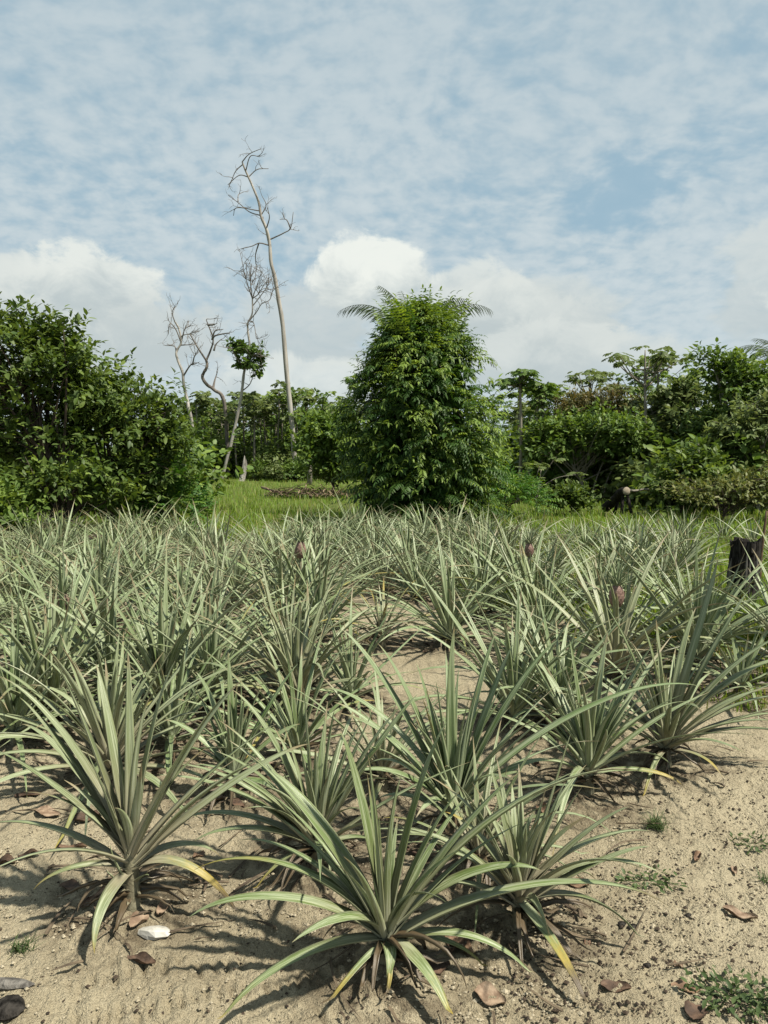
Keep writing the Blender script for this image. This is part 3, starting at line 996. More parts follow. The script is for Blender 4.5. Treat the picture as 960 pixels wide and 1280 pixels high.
def place(mb, tmpl, pos, d, up, scale, age=None, mat=0):
    v, q, t = tmpl
    pos, d, up = np.asarray(pos, float), nrm(d), np.asarray(up, float)
    n = len(pos)
    Yv = nrm(np.cross(up, d))
    Zv = np.cross(d, Yv)
    R = np.stack([d, Yv, Zv], -1)
    V = np.einsum('nij,kj->nki', R, v) * np.asarray(scale).reshape(-1, 1, 1) + pos[:, None]
    off = (np.arange(n) * len(v))[:, None, None]
    Q = (q[None] + off).reshape(-1, 4) if len(q) else None
    Tt = (t[None] + off).reshape(-1, 3) if len(t) else None
    a = np.zeros((n, len(v), 3))
    a[..., 0] = v[None, :, 1]
    a[..., 1] = v[None, :, 0]
    if age is not None:
        a[..., 2] = np.asarray(age)[:, None]
    mb.add(V.reshape(-1, 3), Q, Tt, a.reshape(-1, 3), mat)


def rdir(rng, n):
    return nrm(rng.normal(size=(n, 3)))


def blob_points(rng, blobs, n, inner=0.45, lump=0.3):
    """points through ellipsoids, thicker toward the outside, on an uneven outline"""
    vol = np.array([b[3] * b[4] * b[5] for b in blobs]) ** 0.8
    idx = rng.choice(len(blobs), n, p=vol / vol.sum())
    bl = np.array(blobs)[idx]
    d = rdir(rng, n)
    d[:, 2] = np.where((d[:, 2] < -0.55), -d[:, 2] * 0.5, d[:, 2])
    d = nrm(d)
    r = inner + (1 - inner) * rng.random(n) ** 0.7
    ph = idx * 1.7
    lumpy = 1 + lump * (np.sin(d[:, 0] * 5 + ph) * np.sin(d[:, 1] * 4.3 + 1 + ph) * np.cos(d[:, 2] * 4.7 + ph)) + lump * 0.4 * rng.normal(size=n) * (r > .8)
    P = bl[:, :3] + d * bl[:, 3:6] * (r * lumpy)[:, None]
    out = nrm(d / bl[:, 3:6])
    return P, out, r


def shoots(mb, rng, P, D, k, L, size, tmpl, gravity=0.25, age_top=True, mat=0, young=0.15, spread=0.9):
    n = len(P)
    D = nrm(D)
    a = nrm(np.cross(D, np.array([0.3, 0.2, 0.93]) + 0.01 * rng.normal(size=(n, 3))))
    b = np.cross(D, a)
    yg = (rng.random(n) < young).astype(float) * rng.uniform(0.5, 1, n)
    for i in range(k):
        t = i / max(1, k - 1)
        ang = i * 2.4 + rng.uniform(0, 6.28, n)
        rad = a * np.cos(ang)[:, None] + b * np.sin(ang)[:, None]
        pos = P - D * (L * (1 - t))[:, None] if np.ndim(L) else P - D * L * (1 - t)
        ld = nrm(D * (0.35 + 0.5 * t) + rad * spread * (1 - 0.4 * t) + np.array([0, 0, -gravity]) + 0.25 * rng.normal(size=(n, 3)))
        up = nrm(np.array([0, 0, 1.0]) + 0.5 * D + 0.35 * rng.normal(size=(n, 3)))
        place(mb, tmpl, pos, ld, up, size * rng.uniform(0.45, 1.3, n), np.clip(yg * (0.4 + 0.6 * t), 0, 1), mat)


def fronds(mb, rng, P, D, L, pairs, lsize, tmpl, arch=0.6, young=0.2, mat=0, rachis=None):
    """compound leaves: paired leaflets down a drooping rachis, many at once"""
    n = len(P)
    D = nrm(D)
    H = nrm(np.cross(D, np.array([0, 0, 1.0]) + 0.05 * rng.normal(size=(n, 3))))
    yg = (rng.random(n) < young) * rng.uniform(0.4, 1, n)
    pos, cur = np.array(P), np.array(D)
    step = (np.asarray(L) * np.ones(n) / pairs)[:, None]
    for i in range(pairs):
        t = i / max(1, pairs - 1)
        cur = nrm(cur + np.array([0, 0, -1.0]) * arch / pairs)
        pos = pos + cur * step
        f = math.sin(math.pi * (0.22 + 0.66 * t))
        for s in (-1, 1):
            ld = nrm(cur * 0.55 + H * s * 0.8 + np.array([0, 0, -0.32]) + 0.14 * rng.normal(size=(n, 3)))
            up = nrm(np.cross(H, cur) * -1 + 0.0)
            up = np.where(up[:, 2:3] < 0, -up, up)
            place(mb, tmpl, pos, ld, up, lsize * f * rng.uniform(0.8, 1.15, n), yg, mat)
    place(mb, tmpl, pos, nrm(cur + np.array([0, 0, -.2])), np.cross(H, cur) + np.array([0, 0, .6]), lsize * 0.9 * np.ones(n), yg, mat)


def limbs(mb, rng, base, tops, r0, targets, n, twig_r=0.012, wob=0.12):
    """trunk from base through the points in tops, then limbs out to some of the targets"""
    path = spline([base] + list(tops), 14)
    rr = np.linspace(r0, r0 * 0.35, 14)
    rr[0] *= 1.35
    mb.tube(path, rr, 9)
    pick = rng.choice(len(targets), min(n, len(targets)), replace=False)
    for i in pick:
        k = int(rng.integers(4, 13))
        s, e = path[k], targets[i]
        m = s * 0.5 + e * 0.5 + rng.normal(0, wob, 3) + np.array([0, 0, 0.08 * np.linalg.norm(e - s)])
        pp = spline([s, m, e], 8)
        mb.tube(pp, np.linspace(max(rr[k] * 0.45, twig_r), twig_r * 0.5, 8), 5, cap=False)


def tree(name, loc, label, cat, blobs, n, style, fmat, bmat, seed, group=None, trunk=None, r0=0.07, size=0.2, nl=30, **kw):
    """loc on the ground; blobs relative to loc: (x, y, z, rx, ry, rz)"""
    rng = np.random.default_rng(seed)
    root = empty(name, loc, label, cat, group)
    cs = kw.get('cl', 9)
    P, O, r = blob_points(rng, blobs, max(3, n // cs), kw.get('inner', 0.4), kw.get('lump', 0.3))
    P = np.repeat(P, cs, 0) + rng.normal(size=(len(P) * cs, 3)) * np.array([1, 1, .55]) * kw.get('clr', size * 1.25)
    O = np.repeat(O, cs, 0)
    keep = P[:, 2] > 0.05
    P, O = P[keep], O[keep]
    mb = MB()
    upk = kw.get('up', 0.5)
    D = nrm(O + np.array([0, 0, upk]) + 0.45 * rng.normal(size=P.shape))
    if style == 'ell':
        shoots(mb, rng, P, D, kw.get('k', 7), size * 1.6, size, kw.get('tmpl', T_ELL), kw.get('grav', 0.25), young=kw.get('young', .15))
    elif style == 'frond':
        fronds(mb, rng, P, D, kw.get('flen', 0.6) * rng.uniform(.7, 1.2, len(P)), kw.get('pairs', 7), size, kw.get('tmpl', T_LANCE), kw.get('arch', 0.9), kw.get('young', .2))
    elif style == 'palmate':
        k = kw.get('k', 5)
        for i in range(k):
            ang = i * 2.4 + rng.uniform(0, 6.28, len(P))
            off = np.stack([np.cos(ang), np.sin(ang), rng.uniform(-.1, .35, len(P))], -1)
            place(mb, T_PALM, P + off * size * 0.75, nrm(off * np.array([1, 1, 0.1]) + np.array([0, 0, -.18]) + .15 * rng.normal(size=P.shape)), np.array([0, 0, 1.0]) + .25 * rng.normal(size=P.shape),
                  size * rng.uniform(.8, 1.3, len(P)), (rng.random(len(P)) < .15) * 1.0)
    mb.build('crown', fmat, root)
    tb = MB()
    tops = trunk if trunk is not None else [np.array([0.05, 0, 0.4 * blobs[0][2]]), np.array(blobs[0][:3])]
    base = np.array([0, 0, -0.1])
    limbs(tb, rng, base, [np.asarray(t, float) for t in tops], r0, P, nl, kw.get('twig', 0.010))
    for ex in kw.get('stems', []):
        tb.tube(spline(ex, 9), np.linspace(r0 * .6, r0 * .25, 9), 7)
    tb.build('trunk', bmat, root)
    return root


def G(px, Y):
    """ground point below pixel column px at depth Y"""
    p = at(px, 562, Y)
    return np.array([p[0], p[1], 0.0])


def W(px0, px1, Y): return (px1 - px0) / FPX * Y
def Z(py, Y): return CAM_H + (562 - py) / FPX * Y


# --- the dense middle tree
def centre_tree():
    Y = 16.5
    loc = G(527, Y)
    rng = np.random.default_rng(77)
    root = empty('dense_tree', loc, 'dense dark green rounded tree with drooping paired leaflets, standing alone at the field end', 'tree')
    prof = [(0.1, 0.95), (0.7, 1.45), (1.5, 1.62), (2.3, 1.66), (3.0, 1.52), (3.6, 1.22), (4.1, .85), (4.45, 0.40), (4.6, .2)]
    zs, rs = np.array([p[0] for p in prof]), np.array([p[1] for p in prof])
    mb = MB()
    nc = 430
    cz = np.concatenate([rng.uniform(0.15, 4.5, nc - 34), rng.uniform(4.1, 4.55, 34)])
    ca = rng.uniform(0, 2 * math.pi, nc)
    cl = 0.93 + 0.09 * np.sin(3 * ca + cz * 2.1) + 0.08 * np.sin(5 * ca - cz * 3.3) + 0.07 * rng.normal(size=nc)
    cR = np.maximum(np.interp(cz, zs, rs) * cl - 0.27, 0.05)
    CP = np.stack([cR * np.cos(ca), cR * np.sin(ca), cz], -1)
    idx = np.repeat(np.arange(nc), 9)
    n = len(idx)
    O = np.stack([np.cos(ca[idx]), np.sin(ca[idx]), 0.45 + 0.16 * cz[idx]], -1)
    D = nrm(O + 0.75 * rng.normal(size=(n, 3)) * np.array([1, 1, .7]))
    P = CP[idx] + 0.08 * rng.normal(size=(n, 3))
    yg = (D[:, 2] > .25) & np.repeat(rng.random(nc) < .45, 9)  # upward fronds paler: young growth, with sunlit highlights put into the colour
    for sel, yv in ((yg, .9), (~yg, .12)):
        fronds(mb, rng, P[sel], D[sel], rng.uniform(0.26, 0.50, sel.sum()), 6, 0.125, T_LANCE, 1.1, yv)
    ni = 1500                                                            # inner leaves round the stem
    zi, ai = rng.uniform(.1, 4.2, ni), rng.uniform(0, 6.28, ni)
    ri = np.interp(zi, zs, rs) * rng.uniform(.15, .70, ni)
    Pi = np.stack([ri * np.cos(ai), ri * np.sin(ai), zi], -1)
    fronds(mb, rng, Pi, rng.normal(size=(ni, 3)), .5, 4, .24, T_ELL, .8, 0.0)
    # drooping tufts at the shoot ends, most tinted pale: young growth plus painted sunlit tips
    k = 330
    z2 = rng.uniform(0.4, 4.5, k)
    a2 = rng.uniform(0, 2 * math.pi, k)
    R2 = np.interp(z2, zs, rs) * (1.02 + 0.05 * rng.normal(size=k))
    P2 = np.stack([R2 * np.cos(a2), R2 * np.sin(a2), z2], -1)
    shoots(mb, rng, P2, np.stack([np.cos(a2), np.sin(a2), np.full(k, .8)], -1), 6, 0.05, 0.15, T_LANCE, 0.75, young=0.75)
    # erect fern-like sprays on the top
    m = 60
    a3 = rng.uniform(0, 2 * math.pi, m)
    r3 = rng.uniform(0.05, 0.75, m)
    P3 = np.stack([r3 * np.cos(a3), r3 * np.sin(a3), 4.18 - 0.40 * r3], -1)
    fronds(mb, rng, P3, np.stack([np.cos(a3) * .5, np.sin(a3) * .5, np.full(m, 1.0)], -1), rng.uniform(.6, 1.0, m), 13, 0.16, T_LANCE, 0.5, 0.8)
    q_ = 60                                                             # low arching sprays round the foot
    a4 = rng.uniform(0, 2 * math.pi, q_)
    P4 = np.stack([1.1 * np.cos(a4), 1.1 * np.sin(a4), rng.uniform(.35, 1.5, q_)], -1)
    fronds(mb, rng, P4, np.stack([np.cos(a4), np.sin(a4), np.full(q_, .35)], -1), rng.uniform(.7, 1.05, q_), 12, 0.15, T_LANCE, 0.9, 0.3)
    mb.build('crown', F_CENTRE, root)
    tb = MB()
    limbs(tb, rng, np.array([0, 0, -.1]), [np.array([.05, 0, 1.5]), np.array([0, .05, 3]), np.array([.02, 0, 4.2])], 0.11, P, 90, 0.010)
    tb.build('trunk', B_DARK, root)


centre_tree()


def palm(name, loc, label, crown_z, fr, seed, lean=(0, 0), tr=0.08, group=None):
    rng = np.random.default_rng(seed)
    root = empty(name, loc, label, 'palm', group)
    tb = MB()
    top = np.array([lean[0], lean[1], crown_z])
    tb.tube(spline([[0, 0, -.1], [lean[0] * .4, lean[1] * .4, crown_z * .5], top], 14), np.linspace(tr, tr * .7, 14), 9)
    tb.build('trunk', B_PALE, root)
    for az, e0, L, bend in fr:
        P = arc_path(top, math.radians(az), L, e0, bend, 20, floor=None)
        mb = MB()
        mb.tube(P, np.linspace(0.018, 0.004, 20), 5, cap=False)
        T = nrm(np.gradient(P, axis=0))
        Sd = np.array([-math.sin(math.radians(az)), math.cos(math.radians(az)), 0])
        for i in range(3, 20):
            for f in (0, .5):
                if i == 19 and f: continue
                p = P[i] if not f else P[i] * (1 - f) + P[i + 1] * f if i < 19 else P[i]
                for s in (-1, 1):
                    d = nrm(T[i] * .75 + Sd * s * .55 + np.array([0, 0, -.55]) + .07 * rng.normal(size=3))
                    place(mb, T_NARROW, [p], [d], [np.cross(Sd, T[i]) * -1 + .01], [0.55 * L / 2.2 * math.sin(math.pi * min(.93, .2 + .7 * i / 19)) * rng.uniform(.8, 1.1)])
        mb.build('frond', F_PALM, root)


palm('palm', G(515, 18.8), 'slender palm whose feathery fronds stick out above the dense middle tree', 3.9,
     [(176, 74, 2.45, 108), (150, 86, 2.1, 60), (4, 70, 2.55, 100), (20, 80, 2.3, 90), (60, 74, 1.6, 65), (250, 60, 1.7, 80), (320, 50, 1.8, 80), (110, 84, 1.9, 45)], 21)
palm('palm', G(985, 24), 'palm at the right edge with arching fronds over the right bushes', 3.9,
     [(170, 66, 2.1, 95), (150, 80, 1.8, 80), (200, 55, 2.0, 95), (90, 78, 1.8, 80), (20, 60, 2, 90), (300, 60, 1.8, 90)], 22)

# --- left broadleaf trees
Y = 14.0
tree('broadleaf_tree', G(40, Y), 'tall broadleaf tree with open dark leafy crown at the left edge', 'tree',
     [(-.45, 0, 3.1, 1.25, 1.2, 1.1), (.35, .2, 2.9, 1.0, 1.1, 1.0), (-1.3, .1, 3.0, 1.1, 1.1, 1.2), (-.2, -.1, 3.75, .75, .8, .55), (.55, 0, 3.55, .5, .6, .5), (0.6, .3, 2.0, 1.2, 1.1, .8), (-1.0, .3, 1.7, 1.3, 1.2, .9)],
     1900, 'ell', F_DARK, B_DARK, 31, trunk=[(.5, 0, .8), (.2, 0, 1.8), (-.2, 0, 3.0)], r0=.10, size=0.15, nl=60, inner=.3, lump=.35, young=.22, grav=.2)
tree('broadleaf_tree', G(140, Y + 1.0), 'spreading dark broadleaf tree stepping down toward the pale dead trees', 'tree',
     [(0, 0, 2.2, 1.1, 1.1, 1.0), (-.5, 0, 2.75, .75, .8, .65), (.8, 0, 2.0, .8, .8, .7), (.3, -.2, 1.1, 1.2, 1.0, .9), (1.05, .1, 1.55, .6, .7, .8), (.1, 0, 2.95, .4, .5, .4), (.9, 0, 2.55, .35, .4, .3)],
     1600, 'ell', F_DARK, B_DARK, 32, trunk=[(-.1, 0, .9), (.1, 0, 1.6), (.1, 0, 2.4)], r0=.08, size=0.14, nl=60, inner=.3, lump=.35, young=.2, grav=.2)
tree('shrub', G(80, 13.4), 'low forked shrub with a brown trunk in the shade under the left trees', 'shrub',
     [(0, 0, 1.15, .9, .6, .35), (.6, 0, .95, .6, .5, .35), (-.6, .1, 1.2, .6, .5, .35)], 260, 'ell', F_DARK, B_DARK, 33,
     trunk=[(.02, 0, .4), (.1, 0, .7), (.2, 0, 1.1)], r0=.055, size=.16, nl=24, young=.25, stems=[[(0, 0, .35), (-.2, 0, .8), (-.5, .1, 1.2)], [(0, 0, .5), (.15, -.05, .9), (.5, 0, 1.2)]])
tree('shrub', G(8, 12.6), 'light green leafy shrub at the lower left edge of the trees', 'shrub',
     [(0, 0, .62, .55, .5, .42), (-.4, 0, .9, .6, .5, .4), (.2, -.1, .4, .5, .45, .35)], 330, 'ell', F_MID, B_DARK, 34, size=.15, nl=22, young=.5, r0=.03, grav=.1)
tree('shrub', G(198, 15.2), 'bright green feathery shrub beside the meadow edge', 'shrub',
     [(0, 0, .55, .75, .6, .5), (.35, -.1, .4, .6, .5, .35), (-.4, .1, .6, .5, .5, .4)], 420, 'frond', F_BRIGHT, B_DARK, 35, size=.10, nl=14, flen=.42, pairs=7, tmpl=T_ELL, arch=.5, r0=.02, young=.3)
tree('shrub', G(194, 16.8), 'dark tangled shrub behind the bright feathery shrub', 'shrub',
     [(0, 0, 1.2, .7, .8, .9), (.25, 0, 1.7, .5, .5, .6)], 520, 'ell', F_MID, B_DARK, 36, size=.13, nl=26, r0=.04, young=.15)

# --- right side
Y = 24.0
tree('leafy_bush', G(735, Y), 'big domed bush with slender bare stems showing below, behind the small round bush', 'bush',
     [(0, 0, 2.1, 1.7, 1.3, .9), (-1.2, 0, 1.7, 1.0, 1.0, .6), (1.2, .2, 1.9, 1.1, 1.1, .8)], 1500, 'ell', F_MID, B_PALE, 41,
     trunk=[(-.2, 0, .7), (-.5, 0, 1.2), (-.9, 0, 1.9)], r0=.06, size=.19, nl=46, young=.3, tmpl=T_ELL, grav=.45, inner=.35,
     stems=[[(.1, 0, 0), (.3, 0, .8), (.7, 0, 1.8)], [(-.1, 0, 0), (-.7, 0, .9), (-1.4, 0, 1.6)], [(.5, 0, 0), (.7, 0, .9), (1.4, 0, 1.7)]])
tree('leafy_bush', G(745, Y + 3.2), 'tall rounded tree with a reddish brown young crown', 'tree',
     [(0, 0, 2.9, 1.7, 1.4, .95), (.2, 0, 3.35, 1.3, 1.1, .5), (-.6, 0, 3.0, 1.2, 1.1, .6), (0, 0, 1.9, 1.8, 1.5, 1.0)], 1300, 'ell', F_BROWN, B_DARK, 42, size=.20, nl=40, tmpl=T_LANCE, grav=.7, young=.2, r0=.09)
tree('leafy_bush', G(905, Y - 1), 'large dark leafy tree at the right with a leaning bare pole in its crown', 'tree',
     [(.45, 0, 3.4, 1.0, 1.1, .85), (1.4, 0, 3.2, 1.1, 1.2, .9), (.1, 0, 4.15, .65, .7, .40), (.4, .2, 2.2, 1.4, 1.2, .9), (1.6, 0, 2.2, 1.2, 1.2, .8), (-.55, 0, 4.4, .32, .4, .26)], 2100, 'ell', F_MID, B_PALE, 43,
     trunk=[(.1, 0, 1.3), (.2, 0, 2.4), (-.4, 0, 4.1)], r0=.08, size=.20, nl=50, young=.25, inner=.35, lump=.45, tmpl=T_ELL, grav=.3)
tree('leafy_bush', G(830, Y + 2), 'pale green rounded tree between the umbrella tree and the right leafy tree', 'tree',
     [(.35, 0, 3.45, .75, .8, .55), (.3, 0, 2.6, 1.0, 1.0, .7), (-.2, 0, 1.7, 1.2, 1.0, .8)], 1000, 'ell', F_PALE, B_PALE, 44, size=.21, nl=34, young=.3, tmpl=T_WIDE, grav=.4, r0=.07)
tree('leafy_bush', G(950, 20.0), 'light green hanging branches of a bush at the right edge', 'bush',
     [(0, 0, 2.35, .95, .8, .45), (-.6, 0, 2.2, .7, .7, .4), (.5, 0, 2.6, .9, .8, .6)], 620, 'ell', F_PALE, B_PALE, 45, size=.18, nl=34, young=.5, tmpl=T_ELL, grav=.4, r0=.05,
     stems=[[(0, 0, 0), (-.2, 0, 1.2), (-.3, 0, 2.2)], [(.2, 0, 0), (.4, 0, 1.2), (.5, 0, 2.5)]])
tree('shrub', G(905, 17.2), 'sprawling thorny shrub with pale yellowish leaves near the charred stump', 'shrub',
     [(0, 0, .75, 1.1, .7, .55), (.8, 0, .8, .8, .7, .6), (-.6, 0, .6, .6, .6, .4)], 640, 'ell', F_YELL, B_DARK, 46, size=.12, nl=60, young=.3, r0=.03, k=5, twig=.008)
tree('shrub', G(852, 18.9), 'dark leafy shrub between the cut log and the thorny shrub', 'shrub',
     [(0, 0, .75, .75, .6, .7), (.4, 0, 1.2, .6, .6, .5)], 430, 'ell', F_DARK, B_DARK, 47, size=.18, nl=24, young=.2, r0=.03)
tree('shrub', G(714, 19.2), 'small round dark shrub left of the cut log', 'shrub',
     [(0, 0, .42, .50, .45, .40)], 300, 'ell', F_DARK, B_DARK, 48, size=.13, nl=12, young=.25, r0=.02)
tree('shrub', G(632, 18.2), 'yellow green feathery shrub at the right foot of the dense tree', 'shrub',
     [(0, 0, .55, .6, .5, .5), (.3, -.1, .4, .5, .4, .35)], 330, 'frond', F_BRIGHT, B_DARK, 49, size=.11, nl=12, flen=.4, pairs=6, arch=.6, r0=.02, young=.5, tmpl=T_LANCE)
tree('sapling', G(671, 19.5), 'thin pale sapling with a small leaf tuft left of the round shrub', 'sapling',
     [(.12, 0, 1.15, .25, .25, .15)], 8, 'palmate', F_PALE, B_PALE, 50, size=.28, nl=5, r0=.022, k=4, cl=2, trunk=[(.03, 0, .5), (.12, 0, 1.15)])
tree('leafy_bush', G(415, 27), 'bright green bush beside the meadow, left of the dense tree', 'bush',
     [(0, 0, 1.6, 1.2, 1.0, 1.2), (-.3, 0, 2.3, .8, .8, .6), (.5, 0, 1.0, 1.0, 1.0, .8)], 850, 'ell', F_MID, B_DARK, 51, size=.22, nl=24, young=.3, r0=.06)


# --- slim pioneer trees of the regrowth behind, copied from a few built ones
def pioneer(seed, H, nb, label, fm, spread=1.0):
    rng = np.random.default_rng(seed)
    root = empty('pioneer_tree', (0, 0, 0), label, 'tree')
    tb, mb = MB(), MB()
    lx, ly = rng.normal(0, .25, 2)
    top = np.array([lx, ly, H * .93])
    path = spline([[0, 0, -.1], [lx * .3 + rng.normal(0, .1), ly * .3, H * .4], [lx * .8, ly * .8, H * .75], top], 16)
    tb.tube(path, np.linspace(.075, .035, 16) * (H / 5.5), 7)
    tips = [top]
    for b in range(nb):
        k = int(rng.integers(8, 15))
        az = b * 2.4 + rng.uniform(0, 1)
        s = path[k]
        L = rng.uniform(.6, 1.5) * spread * (1.15 - .5 * (k - 8) / 7)
        e = s + np.array([math.cos(az) * L, math.sin(az) * L, rng.uniform(.25, .75)])
        m = (s + e) / 2 + np.array([0, 0, -.10 * L])
        tb.tube(spline([s, m, e], 7), np.linspace(.022, .010, 7), 5, cap=False)
        tips.append(e)
        if rng.random() < .6:
            tips.append(s * .45 + e * .55 + np.array([0, 0, .05]))
    for t in tips:
        n = int(rng.integers(7, 12))
        ang = np.arange(n) * 2.4 + rng.uniform(0, 6)
        pl = rng.uniform(.15, .42, n)
        off = np.stack([np.cos(ang) * pl, np.sin(ang) * pl, rng.uniform(-.12, .2, n)], -1)
        place(mb, T_PALM, t + off, nrm(off * np.array([1, 1, .2]) + np.array([0, 0, -.15])), np.array([0, 0, 1.0]) + .35 * rng.normal(size=(n, 3)), rng.uniform(.26, .50, n), (rng.random(n) < .2) * 1.0)
    tb.build('trunk', B_PALE, root)
    mb.build('crown', fm, root)
    return root


def underbush(seed, H, fm, tm, size):
    return tree('undergrowth_bush', (0, 0, 0), 'x', 'bush', [(0, 0, H * .5, H * .5, H * .45, H * .5), (H * .3, 0, H * .35, H * .4, H * .4, H * .35), (-H * .3, .1, H * .4, H * .4, H * .35, H * .35)], 320, 'ell', fm, B_PALE,
                seed, size=size, nl=22, tmpl=tm, young=.2, r0=.04, grav=.35, k=6)


# single recognisable umbrella trees first
u1 = pioneer(601, 5.2, 0, 'umbrella shaped pioneer tree with a flat leafy top above the right bushes', F_PALE)
delete_tree(u1)


def umbrella(px, top_py, Y, wid_px, label, seed, nb, fm, loose=.06):
    rng = np.random.default_rng(seed)
    H = Z(top_py, Y)
    R = wid_px / FPX * Y / 2
    root = empty('umbrella_tree', G(px, Y), label, 'tree')
    tb, mb = MB(), MB()
    fork = np.array([0.02, 0, H - R * .85])
    tb.tube(spline([[0, 0, -.1], [.08, 0, H * .4], fork], 12), np.linspace(.055, .04, 12), 8)
    tb.tube(spline([fork, [0, 0, H - .15]], 6), np.linspace(.045, .015, 6), 6)
    tips = [np.array([0, 0, H - .1])]
    for b in range(nb):
        az = b * 2.4 + rng.uniform(0, .6)
        r = R * rng.uniform(.45, .95)
        e = np.array([math.cos(az) * r, math.sin(az) * r, H - .12 - .28 * (r / R) ** 2 * R * .6 - abs(rng.normal(0, loose))])
        s = fork + np.array([0, 0, rng.uniform(-.45, .55) * R * .6])
        m = (s + e) / 2 + np.array([0, 0, -.12 * R])
        pp = spline([s, m, e], 8)
        tb.tube(pp, np.linspace(.032, .012, 8), 5, cap=False)
        tips += [e, pp[5] + np.array([0, 0, .12])]
    for t in tips:
        n = int(rng.integers(4, 7))
        ang = np.arange(n) * 2.4 + rng.uniform(0, 6)
        pl = rng.uniform(.16, .42, n)
        off = np.stack([np.cos(ang) * pl, np.sin(ang) * pl, rng.uniform(-.05, .08, n)], -1)
        place(mb, T_PALM, t + off, nrm(off * np.array([1, 1, .2]) + np.array([0, 0, -.15])), np.array([0, 0, 1.0]) +   .16 * rng.normal(size=(n, 3)), rng.uniform(.26, .42, n))
    tb.build('trunk', B_PALE, root)
    mb.build('crown', fm, root)


umbrella(803, 434, 25, 96, 'umbrella shaped pioneer tree with a flat wide top above the right bushes', 611, 11, F_PALE, .12)
umbrella(735, 462, 29.5, 70, 'smaller flat topped pioneer tree left of the umbrella tree', 612, 8, F_PALE, .2)
umbrella(648, 462, 24, 44, 'dark topped slim tree just right of the dense middle tree', 613, 10, F_MID, .5)
umbrella(675, 478, 24.5, 30, 'short topped slim tree between the dense tree and the domed bush', 614, 7, F_MID, .5)

PT = [pioneer(620 + i, H, nb, 'x', fm, sp) for i, (H, nb, fm, sp) in enumerate([(5.4, 8, F_MID, 1.0), (4.8, 9, F_PALE, 1.1), (6.0, 7, F_MID, .9), (4.2, 10, F_MID, 1.1), (5.2, 6, F_PALE, .8), (4.6, 11, F_PALE, 1.0)])]
UB = [underbush(640, 1.9, F_MID, T_ELL, .24), underbush(641, 2.4, F_DARK, T_LANCE, .28), underbush(642, 1.6, F_PALE, T_WIDE, .24), underbush(643, 2.8, F_MID, T_WIDE, .27)]
rngb = np.random.default_rng(88)


def scatter(tpls, n, px0, px1, Y0, Y1, label, group, s0=.85, s1=1.15, min_d=0.9):
    pts = []
    tries = 0
    while len(pts) < n and tries < n * 60:
        tries += 1
        Yq = rngb.uniform(Y0, Y1)
        pxq = rngb.uniform(px0, px1)
        g = G(pxq, Yq)
        if any((g[0] - a[0]) ** 2 + (g[1] - a[1]) ** 2 < min_d ** 2 for a in pts): continue
        pts.append(g)
        r = copy_tree(tpls[int(rngb.integers(0, len(tpls)))])
        r.location = g
        r.rotation_euler = (0, 0, rngb.uniform(0, 6.28))
        sc = rngb.uniform(s0, s1)
        r.scale = (sc, sc, sc)
        r['label'] = label
        r['group'] = group


scatter(PT, 38, 205, 455, 42.5, 52, 'slim pale stemmed tree in the regrowth behind the meadow', 'slim trees behind the meadow', .85, 1.08)
scatter(UB, 7, 325, 445, 39.5, 41.5, 'low bush at the meadow edge hiding the foot of the tall dead trunk', 'bushes at the meadow edge', .45, .65, 1.2)
scatter(UB, 4, 190, 220, 38, 41, 'low bush hiding the feet of the two short dead trees', 'bushes under the short dead trees', .8, 1.1, 0.8)
scatter(UB, 18, 215, 450, 42, 50, 'leafy bush under the slim trees behind the meadow', 'bushes behind the meadow', .9, 1.3, 1.2)
scatter(UB, 26, 190, 470, 50, 60, 'tall bush closing the gaps deep in the regrowth behind the meadow', 'tall bushes behind the meadow', 1.4, 2.0, 1.4)
scatter(PT, 22, 605, 830, 27, 40, 'slim tree in the regrowth behind the domed bush', 'slim trees behind the domed bush', .62, .82)
scatter(PT, 16, 770, 990, 25, 36, 'slim tree in the thicket behind the thorny shrub', 'slim trees behind the thorny shrub', .68, .88)
scatter(UB, 12, 600, 800, 25.5, 34, 'leafy bush in the shade behind the domed bush', 'bushes behind the domed bush', .9, 1.2, 1.2)
scatter(UB, 14, 790, 1010, 20.5, 28, 'leafy bush in the thicket right of the cut log', 'bushes right of the cut log', .8, 1.1, 1.0)
scatter(PT, 8, -30, 200, 22, 30, 'slim tree glimpsed behind the left broadleaf trees', 'slim trees behind the left trees', .6, .75)
scatter(UB, 10, -60, 215, 17.5, 24, 'leafy bush in the dark behind the left broadleaf trees', 'bushes behind the left trees', .9, 1.2, 1.2)
for r in PT + UB:
    delete_tree(r)


# ------------------------------------------------------------------ dead trees, traced and given depth
def zp(x, y):          # reading coordinates of an enlargement of the photograph to photograph pixels
    return 180 + x / 2.975, 170 + y / 2.975


